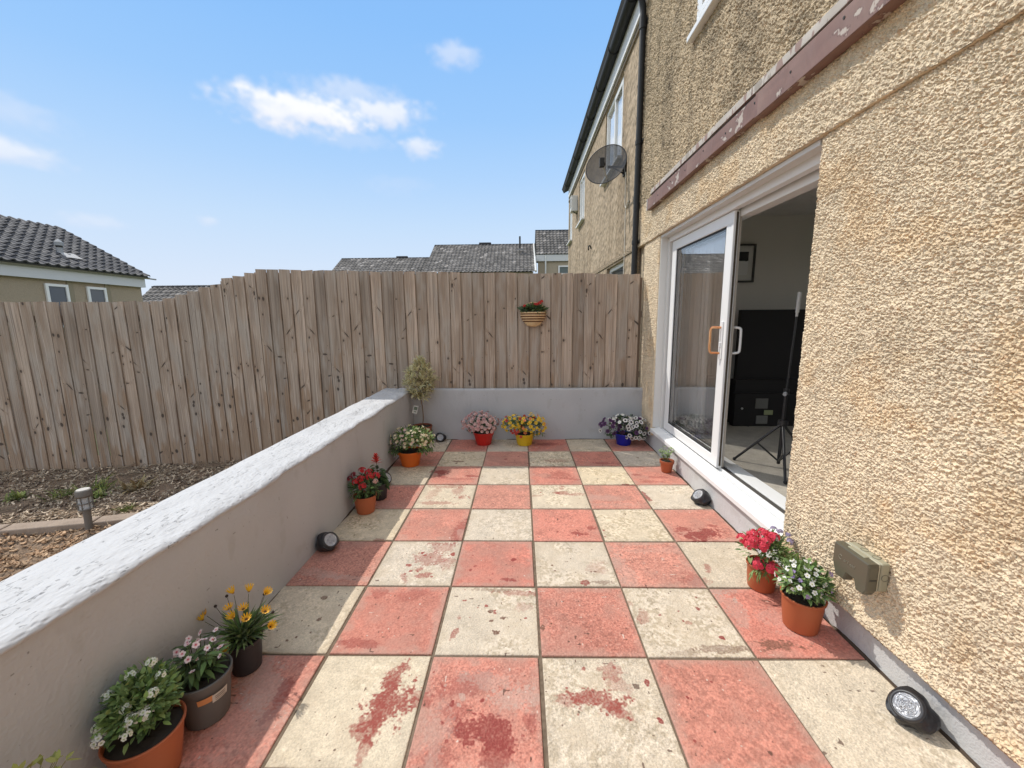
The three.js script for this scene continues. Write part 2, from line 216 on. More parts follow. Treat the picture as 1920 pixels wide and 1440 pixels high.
{
  const patio = structGroup('patio');
  const bedTex = colTex(256, 256, (i, j) => { const a = vn(i / 3, j / 3, 5, 0), b = vn(i / 20, j / 20, 6); return mix3([.10, .07, .045], [.22, .165, .115], a * .6 + b * .4); });
  obj('mortar_bed', B(-1.36, 1.37, -.3, -.0065, -3.17, 3.2), M([1, 1, 1], 1, { map: bedTex }), patio);
  const r = rng(11), P = .45;
  for (let row = -7; row < 7; row++) for (let c = -3; c < 3; c++) {
    const gap = .0058, x0 = c * P + gap, x1 = (c + 1) * P - gap, z1 = -row * P - gap, z0 = -(row + 1) * P + gap;
    const e = [0, 1, 2, 3].map(() => (r() - .5) * .0075), th = .0012 * (r() - .5), b = .004, pos = [], uv = [], idx = [];
    const C = [[x0 + e[0], z0], [x1 + e[1] - .001, z0 + e[2] * .7], [x1 + e[1], z1], [x0 + e[0], z1 + e[3] * .7]], hy = [0, 1, 2, 3].map(() => th + (r() - .5) * .0042);
    const ring = (ins, y) => C.forEach(([x, z], k) => { const cx = (x0 + x1) / 2, cz = (z0 + z1) / 2; pos.push(x + Math.sign(cx - x) * ins, y + hy[k], z + Math.sign(cz - z) * ins); });
    ring(0, -.04); ring(0, -b); ring(b * .45, -b * .25); ring(b * 1.3, 0);
    for (let l = 0; l < 3; l++) for (let k = 0; k < 4; k++) { const a = l * 4 + k, q = l * 4 + (k + 1) % 4; idx.push(a, a + 4, q, q, a + 4, q + 4); }
    idx.push(12, 15, 13, 13, 15, 14);
    for (let k = 0; k < pos.length; k += 3) { let z = pos[k + 2]; if (row < -2) z -= 3.6; uv.push((pos[k] - PX0) / 2.7, (z - PZ0) / 4.05); }
    let g = new THREE.BufferGeometry(); g.setAttribute('position', new THREE.Float32BufferAttribute(pos, 3)); g.setAttribute('uv', new THREE.Float32BufferAttribute(uv, 2)); g.setIndex(idx); g = g.toNonIndexed(); g.computeVertexNormals();
    obj('paving_slab', g, slabMat, patio);
  }
}

{ // dirt gathered in the joint at the wall feet
  const patio = scene.getObjectByName('patio'), bead = (n, len, amp, place) => loftWall(n, len, (s) => { const w = Math.max(0, fbm(s * 3.2, amp * 99, 241, 4) - .30) * amp * 3.2, h = w * (.35 + .2 * vn(s * 60, 1, 243)); return [[0, -.006], [w * .15, h], [w * .6, h * .7], [w, -.006]]; }, place);
  const dm = M([.075, .052, .036], 1);
  obj('joint_dirt', bead(700, 6, .018, (s, p) => [-1.347 + p[0], p[1], -3.14 + s]), dm, patio);
  obj('joint_dirt', bead(500, 6, .010, (s, p) => [1.356 - p[0], p[1], -3.14 + s]), dm, patio);
  obj('joint_dirt', bead(260, 2.68, .009, (s, p) => [-1.34 + s, p[1], -3.149 + p[0]]), dm, patio);
}
/* ------------------------------------------------ low painted walls */
function loftWall(n, len, profile, place) { // profile(t)->[[x,y]...], place(s,p)->[x,y,z]
  const pos = [], uv = [], idx = []; let m = 0;
  for (let k = 0; k <= n; k++) { const pr = profile(k / n * len); m = pr.length; let acc = 0; pr.forEach((p, i) => { if (i) acc += Math.hypot(p[0] - pr[i - 1][0], p[1] - pr[i - 1][1]); pos.push(...place(k / n * len, p)); uv.push(k / n * len / 2, acc / 2); }); }
  for (let k = 0; k < n; k++) for (let i = 0; i < m - 1; i++) { const a = k * m + i; idx.push(a, a + 1, a + m, a + m, a + 1, a + m + 1); }
  const g = new THREE.BufferGeometry(); g.setAttribute('position', new THREE.Float32BufferAttribute(pos, 3)); g.setAttribute('uv', new THREE.Float32BufferAttribute(uv, 2)); g.setIndex(idx); g.computeVertexNormals(); return g;
}
{
  const w = thing('garden_wall', 'low grey painted wall with rough white sunlit top along the left side', 'wall');
  const Z0 = -3.205, L = 6.2, H = .612;
  const edgeX = (s) => (fbm(s * 5, 1, 201, 3) - .5) * .018, edgeY = (s) => (fbm(s * 3, 4, 203, 3) - .5) * .022;
  const face = (s) => { const o = []; for (let k = 0; k <= 26; k++) { const y = -.03 + (H - .018 + .03) * k / 26; const lump = (fbm(s * 2.2, y * 3, 205, 3) - .5) * .012 * sst(0, .1, .62 - y); o.push([-1.342 + lump + (k > 23 ? edgeX(s) * (k - 23) / 3 * .6 : 0), y + (k > 23 ? edgeY(s) * .6 * (k - 23) / 3 : 0)]); } return o; };
  obj('wall_face', loftWall(420, L, face, (s, p) => [p[0], p[1], Z0 + s]), greyPaint, w);
  const top = (s) => { const o = [], ex = edgeX(s), ey = edgeY(s), xi = -1.342 + ex + .004, xo = -1.685 + (fbm(s * 4, 9, 207, 3) - .5) * .024, tear = .010 + .012 * vn(s * 14, 3, 209); o.push([xi - .004, H - .016 - tear * .6 + ey], [xi + .003, H - .016 + ey], [xi + .002, H - .008 + ey], [xi - .008, H - .001 + ey]);
    for (let k = 1; k < 22; k++) { const x = mix(xi - .008, xo + .014, k / 22); o.push([x, H + ey * (1 - k / 22) + (fbm(s * 4.5, x * 9, 211, 4) - .5) * .03 * Math.sin(Math.PI * Math.min(1, k / 5 + .25) * .5) + (vn(s * 38, x * 60, 213) > .82 ? -.0035 : 0) + .004]); }
    o.push([xo + .006, H - .004], [xo, H - .02], [xo + .004, H - .05], [xo + .006, H - .25], [xo, -.4]); return o; };
  obj('wall_top', loftWall(700, L, top, (s, p) => [p[0], p[1], Z0 + s]), topPaint, w);
  const b = thing('back_wall', 'low smooth grey painted wall below the fence at the far end of the patio', 'wall');
  const prof = (s) => { const o = [], y0 = .6, ey = (fbm(s * 3, 2, 221, 3) - .5) * .006; for (let k = 0; k <= 22; k++) { const y = -.03 + (y0 - .012 + .03) * k / 22; o.push([-3.145 + (fbm(s * 2, y * 4, 223, 3) - .5) * .012 * sst(0, .1, .6 - y), y + (k > 18 ? ey : 0)]); } o.push([-3.147, y0 - .003 + ey], [-3.152, y0 + .004 + ey], [-3.165, y0 + .007 + ey], [-3.21, y0 + .006 + ey], [-3.222, y0 - .01], [-3.222, -.3]); return o; };
  obj('wall_body', loftWall(260, 2.69, prof, (s, p) => [1.348 - s, p[1], p[0]]), greyPaint, b);
}

/* ------------------------------------------------ own house */
function roughPatch(z0, z1, y0, y1, x, step, amp, seed, tintFn, wob = 0, k = 1) {
  const nz = Math.round((z1 - z0) / step), ny = Math.round((y1 - y0) / step), pos = [], uv = [], col = [], idx = [], m = nz + 3;
  for (let j = -1; j <= ny + 1; j++) for (let i = -1; i <= nz + 1; i++) {
    const sk = i < 0 || j < 0 || i > nz || j > ny, ii = Math.min(nz, Math.max(0, i)), jj = Math.min(ny, Math.max(0, j)); let z = z0 + (z1 - z0) * ii / nz, y = y0 + (y1 - y0) * jj / ny;
    const h = rcH((z + seed) * k, (y + seed * .7) * k) + (fbm(z * 3 + seed, y * 3, 301, 2) - .5) * .5;
    const flare = wob > .011 ? .018 * sst(.06, .0, y - y0) : 0; if (wob && jj === 0) y += (fbm(z * 9, 2, 303, 3) - .5) * wob;
    if (ii === 0) z += (vn(y * 60, 5, 305) - .5) * .007; 
    const ed = Math.min(ii, nz - ii, jj, ny - jj) < 2 ? .55 : 1;
    pos.push(sk ? x + .03 : x - h * amp * ed - flare, y, z); uv.push(z, y); const t = tintFn ? tintFn(z, y) : [1, 1, 1]; col.push(...t);
  }
  for (let j = 0; j < ny + 2; j++) for (let i = 0; i < nz + 2; i++) { const a = j * m + i; idx.push(a, a + 1, a + m, a + 1, a + m + 1, a + m); }
  const g = new THREE.BufferGeometry(); g.setAttribute('position', new THREE.Float32BufferAttribute(pos, 3)); g.setAttribute('uv', new THREE.Float32BufferAttribute(uv, 2)); g.setAttribute('color', new THREE.Float32BufferAttribute(col, 3)); g.setIndex(idx); g.computeVertexNormals(); return g;
}
const tintLow = (z, y) => { const a = fbm(z * 2.3, y * 2.3, 311, 4), b = fbm(z * 14, y * 14, 313, 3); const v = 1 + (a - .5) * .3 + (b - .5) * .26; return mix3([v, v, v], [v * .95, v * .82, v * .66], sst(.55, .75, fbm(z * 6, y * 6, 315, 3)) * .45); };
const tintUp = (z, y) => { const a = fbm(z * 2.3, y * 1.1, 321, 4), b = fbm(z * 16, y * 16, 323, 3), s = fbm(z * 9, y * .9, 325, 3); const blot = fbm(z * 26, y * 26, 327, 3); const v = .77 + (a - .5) * .3 + (b - .5) * .2 - .15 * sst(.48, .7, s) - .2 * sst(.54, .68, blot); return [v, v * .97, v * .92]; };
const house = thing('house', 'beige rough-cast rendered house with open sliding patio door on the right', 'house');
{
  obj('render_pier', roughPatch(-.56, .62, .148, 2.225, 1.335, .0026, .0102, 3, tintLow, .012, .95), rawRender, house);
  obj('render_pier', roughPatch(-3.30, -2.78, .148, 2.225, 1.335, .0045, .010, 7, tintLow, .01), rawRender, house);
  obj('render_band', roughPatch(-3.54, .62, 2.222, 2.66, 1.318, .0038, .0118, 11, tintLow, .006, .82), rawRender, house);
  obj('render_upper', roughPatch(-3.54, .62, 2.66, 4.9, 1.318, .005, .0165, 17, tintUp, 0, .6), rawRender, house);
  obj('wall_core', [B(1.362, 1.6, .165, 2.26, -.545, 4), B(1.362, 1.6, .165, 2.26, -3.54, -2.79), B(1.345, 1.6, 2.24, 4.93, -3.54, 4), B(1.60, 8.0, 2.62, 4.9, -3.54, -3.44)], rawRenderFine, house);
  obj('render_return', B(1.328, 1.36, .148, 4.93, .622, 4), rawRenderFine, house);
  obj('plinth', B(1.353, 1.55, -.05, .163, -.6, 4), plinthPaint, house);
  const pl = roughPlinth(); obj('plinth', pl, plinthPaint, house);
  function roughPlinth() { return loftWall(160, 2.66, (s) => { const o = []; for (let k = 0; k <= 10; k++) { const y = -.03 + .222 * k / 10; o.push([1.352 + (fbm(s * 5, y * 9, 331, 3) - .5) * .012, y]); } o.push([1.40, .193]); return o; }, (s, p) => [p[0], p[1], -.5 - s]); }
  // eaves and roof, above the picture
  obj('fascia', B(1.275, 1.30, 4.75, 4.98, -3.5, 4), upvc, house);
  obj('soffit', B(1.28, 1.36, 4.74, 4.765, -3.5, 4), upvc, house);
  const rf = B(0, 4.2, -.06, .06, -3.54, 4); rf.rotateZ(.5); rf.translate(1.15, 5.0, 0); obj('roof', rf, M([.07, .07, .075], .9), house);
  const rf2 = B(-4.2, 0, -.06, .06, -3.54, 4); rf2.rotateZ(-.5); rf2.translate(8.53, 5.0, 0); obj('roof', rf2, M([.07, .07, .075], .9), house);
  // room behind the door
  const plaster = M([.70, .67, .62], .95), ceilT = greyTex(256, 256, (i, j) => fbm(i / 18, j / 18, 341, 4));
  obj('room_wall', [B(1.60, 5.4, .1, 2.62, -3.54, -3.44), B(5.4, 5.5, .1, 1.05, -3.54, 2.2), B(5.4, 5.5, 2.25, 2.62, -3.54, 2.2), B(5.4, 5.5, 1.05, 2.25, -3.54, -2.4), B(5.4, 5.5, 1.05, 2.25, 1.6, 2.2), B(1.6, 5.5, .1, 2.62, 2.1, 2.2), B(1.6, 1.64, .22, 2.55, -3.44, -2.80), B(1.6, 1.64, .22, 2.55, -.54, 2.1), B(1.6, 1.64, 2.27, 2.55, -2.8, -.54)], plaster, house);  // window opening in the unseen far wall is added to brighten the room
  obj('room_ceiling', B(1.6, 5.5, 2.55, 2.62, -3.44, 2.1), M([.72, .71, .69], .95, { bumpMap: ceilT, bumpScale: .03 }), house);
  const carpetT = colTex(512, 512, (i, j) => { const a = vn(i / 1.6, j / 1.6, 3), b = vn(i / 30, j / 30, 4); const v = .78 + .4 * a + .2 * (b - .5); return [.40 * v, .365 * v, .31 * v]; });
  obj('room_floor', B(1.642, 5.5, .1, .222, -3.44, 2.1), M([1, 1, 1], 1, { map: carpetT }), house);
}
/* ------------------------------------------------ upper window of own house (bottom corner in view) */
{
  obj('upper_window_sill', [B(1.255, 1.34, 3.555, 3.60, -2.14, -.7, .008)], upvc, house);
  obj('upper_window_frame', [B(1.305, 1.345, 3.60, 3.66, -2.08, -.76), B(1.305, 1.345, 4.58, 4.64, -2.08, -.76), B(1.305, 1.345, 3.66, 4.58, -2.08, -2.02), B(1.305, 1.345, 3.66, 4.58, -1.45, -1.39), B(1.305, 1.345, 3.66, 4.58, -.82, -.76), B(1.295, 1.335, 3.665, 3.71, -2.015, -1.455), B(1.295, 1.335, 3.71, 4.57, -2.015, -1.965)], upvc, house);
  obj('upper_window_pane', B(1.315, 1.318, 3.66, 4.58, -2.02, -.82).translate(-.004, 0, 0), darkPane, house);
}
/* ------------------------------------------------ flaking timber boards above the door */
{
  const flakeT = colTex(1024, 256, (i, j) => { const x = i / 512, y = j / 1024, n = fbm(x * 5, y * 44, 351, 5), f = fbm(x * 14, y * 90, 353, 4), st = vn(x * 5, y * 160, 355); let c = mix3([.19, .10, .08], [.24, .145, .115], vn(x * 3, y * 8, 357)); c = c.map((q) => q * (.9 + .2 * st)); const m = n * .6 + f * .4; if (m > .655) c = mix3(c, [.5, .44, .38], sst(.655, .68, m) * .85); if (m > .635 && m < .655) c = mix3(c, [.09, .04, .035], .6); return c; });
  const bareT = colTex(1024, 256, (i, j) => { const x = i / 512, y = j / 1024, st = vn(x * 4, y * 220, 361), n = fbm(x * 7, y * 20, 363, 4); let c = mix3([.42, .38, .34], [.56, .52, .47], st); if (n > .56) c = mix3(c, [.24, .13, .11], sst(.56, .6, n) * .75); if (n < .36) c = mix3(c, [.16, .13, .10], .5); return c; });
  const brown = M([1, 1, 1], .6, { map: flakeT, bumpMap: greyTex(256, 64, (i, j) => fbm(i / 9, j / 5, 365, 3)), bumpScale: .004 }), bare = M([1, 1, 1], .85, { map: bareT });
  const rail = thing('timber_rail', 'flaking brown and white timber boards fixed to the wall above the patio door', 'timber rail');
  const zj = [-3.03, -1.03, 1.6];
  obj('brown_board', B(1.262, 1.312, 2.522, 2.634, zj[0], zj[1] - .003, .003), brown, rail);
  obj('brown_board', B(1.252, 1.312, 2.508, 2.636, zj[1] + .003, zj[2], .003), brown, rail);
  obj('board_end', B(1.258, 1.314, 2.520, 2.637, zj[0] - .012, zj[0] - .001), upvcOld, rail);
  obj('backing_strip', B(1.290, 1.314, 2.64, 2.67, -3.0, 1.6), M([.10, .07, .06], .9), rail);
  let z = -3.0; const r = rng(4); while (z < 1.5) { const l = .5 + r() * .35; obj('cover_strip', B(1.282 - r() * .004, 1.314, 2.673, 2.715 + r() * .006, z, Math.min(1.6, z + l - .005), .002), bare, rail); z += l; }
  for (let k = 0; k < 9; k++) { const zz = -2.7 + k * .33; const g = new THREE.CylinderGeometry(.006, .006, .004, 10); g.rotateZ(Math.PI / 2); g.translate(zz > -1.03 ? 1.2515 : 1.2615, 2.58 + (k % 2) * .02, zz); obj('screw_hole', g, rubber, rail); }
}
/* ------------------------------------------------ patio door */
const door = thing('patio_door', 'white plastic sliding patio door, open, with rusty orange handle', 'patio door');
{
  const X0 = 1.405, X1 = 1.56, ZA = -2.745, ZB = -.585;
  obj('reveal_trim', [B(1.338, 1.405, .245, 2.215, -2.785, -2.765), B(1.338, 1.405, 2.195, 2.22, -2.765, -.585)], upvcOld, door);
  obj('frame_jamb', B(X0, X1, .23, 2.215, ZA - .035, ZA + .025, .004), upvcOld, door);
  obj('frame_jamb', B(X0, X1, .23, 2.215, ZB - .02, ZB + .04, .004), upvc, door);
  obj('frame_head', [B(X0, 1.455, 2.145, 2.215, ZA + .025, ZB - .02, .004), B(1.475, X1, 2.10, 2.215, ZA + .025, ZB - .02, .004)], upvc, door);
  obj('head_groove', B(1.456, 1.474, 2.16, 2.21, ZA + .025, ZB - .02), rubber, door);
  // sill and tracks
  const sh = new THREE.Shape(); [[1.318, .192], [1.318, .222], [1.326, .229], [1.405, .246], [1.41, .205], [1.36, .193]].forEach((p, i) => i ? sh.lineTo(...p) : sh.moveTo(...p));
  const sg = new THREE.ExtrudeGeometry(sh, { depth: 2.225, bevelEnabled: false }); sg.translate(0, 0, -2.79); obj('sill', sg, upvc, door);
  obj('threshold', [B(1.41, 1.64, .15, .232, -2.76, -.565), B(1.41, 1.425, .232, .25, -2.71, -.605, .003), B(1.462, 1.472, .232, .252, -2.71, -.605, .003), B(1.53, 1.64, .232, .243, -2.71, -.605, .003)], upvc, door);
  obj('track_groove', B(1.478, 1.525, .2325, .2365, -2.71, -.605), M([.10, .09, .08], .6, { metalness: .3 }), door);
  // sashes
  const sash = (name, x0, x1, za, zb, stile) => {
    const s = obj(name, [B(x0, x1, .252, .335, za, zb, .006), B(x0, x1, 2.055, 2.142, za, zb, .006), B(x0 + .001, x1 - .001, .33, 2.06, za, za + stile, .006), B(x0 + .001, x1 - .001, .33, 2.06, zb - stile, zb, .006)], upvc, door);
    obj('glazing_bead', [B(x0 + .008, x1 - .008, .333, .352, za + stile, zb - stile), B(x0 + .008, x1 - .008, 2.04, 2.058, za + stile, zb - stile), B(x0 + .0085, x1 - .0085, .35, 2.042, za + stile - .002, za + stile + .017), B(x0 + .0085, x1 - .0085, .35, 2.042, zb - stile - .017, zb - stile + .002)], rubber, s);
    for (const o of [-.010, .010]) obj('pane', B((x0 + x1) / 2 + o, (x0 + x1) / 2 + o + .0005, .35, 2.045, za + stile + .01, zb - stile - .01), pane, s);
    return s;
  };
  const s1 = sash('sliding_sash', 1.428, 1.470, -2.70, -1.525, .105);
  const s2 = sash('fixed_sash', 1.490, 1.532, -2.72, -1.615, .085);
  obj('edge_gasket', B(1.445, 1.457, .27, 2.13, -1.5265, -1.518), M([.06, .045, .03], .8), s1);
  obj('brush_strip', B(1.471, 1.489, .255, 2.14, -1.56, -1.535), M([.42, .38, .33], .9), s2);
  const rustT = colTex(128, 256, (i, j) => { const n = fbm(i / 20, j / 26, 371, 4); return mix3([.55, .17, .035], [.75, .50, .26], sst(.42, .68, n)); });
  const rusty = M([1, 1, 1], .45, { map: rustT });
  const Y0 = 1.135, Y1 = 1.325, zh = -1.585;
  obj('outer_handle', tube([[1.428, Y0, zh], [1.40, Y0, zh - .02], [1.375, Y0 + .002, zh - .045], [1.368, Y0 + .02, zh - .05], [1.367, (Y0 + Y1) / 2, zh - .05], [1.368, Y1 - .02, zh - .05], [1.375, Y1 - .002, zh - .045], [1.40, Y1, zh - .02], [1.428, Y1, zh]], .0085, 60, 10), rusty, s1);
  obj('lock_plate', [B(1.421, 1.4285, 1.09, 1.37, -1.60, -1.565, .003), B(1.412, 1.422, 1.18, 1.215, -1.59, -1.575, .003)], upvc, s1);
  obj('inner_handle', tube([[1.47, Y0, zh], [1.525, Y0, zh + .02], [1.55, Y0 + .01, zh + .028], [1.552, Y0 + .03, zh + .03], [1.552, Y1 - .03, zh + .03], [1.55, Y1 - .01, zh + .028], [1.525, Y1, zh + .02], [1.47, Y1, zh]], .009, 50, 10), upvc, s1);
}
/* ------------------------------------------------ curtain, picture, cabinet, stand in the room */
{
  const pts = []; for (let k = 0; k <= 60; k++) pts.push([1.72 + .016 * Math.sin(k * .9) + .006 * Math.sin(k * 2.3), -2.78 + k * .0048]);
  const pos = [], idx = []; pts.forEach(([x, z], k) => { pos.push(x, .27, z + (k / 60) * .05, x, 2.3, z - .0 * k); if (k) { const a = 2 * k; idx.push(a - 2, a, a - 1, a - 1, a, a + 1); } });
  const g = new THREE.BufferGeometry(); g.setAttribute('position', new THREE.Float32BufferAttribute(pos, 3)); g.setIndex(idx); g.computeVertexNormals();
  const c = obj('curtain', g, M([.66, .65, .61], .95)); c.userData = { label: 'pale pleated curtain hanging behind the glass of the sliding door', category: 'curtain' };
  const pf = thing('picture_frame', 'dark framed black and white picture on the room wall', 'picture', [2.50, 2.02, -3.425]);
  obj('frame', [B(-.135, .135, .195, .215, 0, .025), B(-.135, .135, -.215, -.195, 0, .025), B(-.135, -.113, -.195, .195, 0, .025), B(.113, .135, -.195, .195, 0, .025)], M([.05, .045, .04], .5), pf);
  obj('mount', B(-.113, .113, -.195, .195, 0, .01), M([.66, .65, .62], .9), pf);
  obj('print', B(-.05, .06, -.13, .13, .010, .012), M([1, 1, 1], .6, { map: greyTex(128, 256, (i, j) => { const n = fbm(i / 16, j / 18, 381, 5); return n > .56 ? .75 : .02; }, false) }), pf);
  const cab = thing('cabinet', 'black stepped cabinet with tall back panel inside the room', 'cabinet', [2.33, .222, -2.98]);
  const blk = M([.012, .011, .012], .8);
  obj('back_panel', B(.02, 1.7, 0, 1.262, -.16, -.1), blk, cab); obj('upper_box', B(-.045, 1.2, 0, .50, -.1, .02), blk, cab); obj('lower_box', B(-.08, 1.2, 0, .36, .02, .10), blk, cab);
  for (const [x, y, w, h, c] of [[.14, .2, .13, .11, [.16, .16, .15]], [.16, .03, .12, .09, [.2, .2, .19]], [.24, .13, .09, .05, [.32, .36, .2]]]) obj('shelf_box', B(x, x + w, y, y + h, .101, .112), M(c, .8), cab);
  obj('drawer_knob', new THREE.SphereGeometry(.012, 12, 8).translate(0, .2, .105), M([.5, .5, .5], .3), cab);
  const st = thing('light_stand', 'black tripod light stand with white top standing on the carpet', 'tripod stand', [1.945, .222, -1.62]);
  const bk = PM([.02, .02, .022], .35), hub = [.02, .36, -.0], foot = [[-.24, .012, -.17], [-.14, .012, .335], [.3, .012, -.02]];
  for (const f of foot) { obj('leg', bar(hub, f, .011, .010), bk, st); const mid = f.map((q, i) => mix(hub[i], q, .52)); obj('brace', bar(mid, [.015, .05, 0], .007), bk, st); obj('rubber_foot', new THREE.SphereGeometry(.014, 10, 8).translate(...f), rubber, st); }
  obj('column', bar([.015, .03, 0], [.03, .62, -.01], .0125), bk, st); obj('upper_pole', bar([.03, .6, -.01], [.065, 1.19, -.03], .008), bk, st); obj('top_spigot', [bar([.065, 1.18, -.03], [.066, 1.21, -.03], .009), bar([.066, 1.21, -.03], [.075, 1.36, -.035], .013)], M([.62, .62, .6], .4), st);
  obj('hub', bar([.019, .345, 0], [.021, .38, 0], .035, .035, 14), bk, st); obj('collar', bar([.029, .585, -.01], [.031, .63, -.01], .02, .02, 12), bk, st); obj('knob', [bar([.03, .605, -.01], [.0, .6, .03], .006), bar([.0, .6, .03], [-.02, .597, .05], .014)], M([.3, .32, .34], .3), st);
  const cb = obj('power_cable', tube([[2.28, .235, -3.2], [2.22, .25, -3.12], [2.2, .34, -3.2], [2.25, .42, -3.3], [2.2, .36, -3.34], [2.27, .25, -3.3], [2.33, .235, -3.05], [2.4, .23, -2.85]], .006, 60, 6), rubber); cb.userData = { label: 'tangled black cable on the carpet beside the black cabinet', category: 'cable' };
  const sp = thing('speaker', 'narrow black speaker seen behind the sliding door edge', 'speaker', [2.10, .222, -3.15]); obj('body', B(-.07, .07, 0, .52, -.08, .08, .01), blk, sp); obj('grille', B(-.055, .055, .03, .48, .081, .086), M([.03, .03, .03], 1), sp);
}
/* ------------------------------------------------ outdoor socket */
{
  const khaki = PM([.33, .31, .215], .45), khakiD = PM([.13, .122, .085], .22, { transmission: .25, thickness: 0 });
  const s = thing('outdoor_socket', 'khaki weatherproof double socket box on the rendered wall', 'socket', [1.324, .408, -.022]); s.scale.setScalar(.84);
  obj('back_box', B(-.038, .004, -.072, .068, -.098, .100, .010), khaki, s);
  obj('seal', B(-.041, -.038, -.066, .062, -.093, .095), rubber, s);
  obj('rim', B(-.052, -.041, -.072, .068, -.098, .100, .005), PM([.44, .42, .31], .4), s);
  const sh = new THREE.Shape(); const P = [[-.095, .062], [.095, .062], [.098, .05], [.098, -.06], [.085, -.085], [.05, -.088], [.035, -.045], [-.015, -.045], [-.03, -.088], [-.075, -.088], [-.098, -.03], [-.098, .05]]; P.forEach((p, i) => i ? sh.lineTo(...p) : sh.moveTo(...p));
  const lid = new THREE.ExtrudeGeometry(sh, { depth: .03, bevelEnabled: true, bevelSize: .006, bevelThickness: .010, bevelSegments: 2 }); lid.rotateY(-Math.PI / 2); lid.translate(-.058, .0, 0); obj('lid', lid, khakiD, s);
  obj('hinge', B(-.075, -.052, .064, .072, -.05, .05, .003), khaki, s);
  for (const [y, z, ry] of [[0, .1005, 0], [.0685, .045, 1], [.0685, -.02, 1]]) { const g = new THREE.TorusGeometry(.0155, .0012, 6, 28); if (ry) g.rotateX(Math.PI / 2); g.translate(-.017, y, z); obj('knockout', g, M([.14, .13, .09], .6), s); }
  obj('lid_marks', [tube([[-.0, .022, -.052], [0, .026, -.062], [0, .014, -.07], [0, .004, -.062], [0, .006, -.052]], .0014, 20, 5), ...[-.04, -.028, -.016, -.004, .010, .024].map((z, k) => bar([0, .004, z], [0, .012 + (k % 3) * .004, z + .004], .0012, .0012, 5)), ...[-.034, .004, .017].map((z) => new THREE.TorusGeometry(.004, .0011, 5, 12).rotateY(Math.PI / 2).translate(0, .008, z))].map((g) => g.translate(-.0985, -.004, .005)), M([.20, .188, .14], .5), s);
  obj('lid_latch', B(-.088, -.058, -.012, -.008, .100, .1055), rubber, s);
}
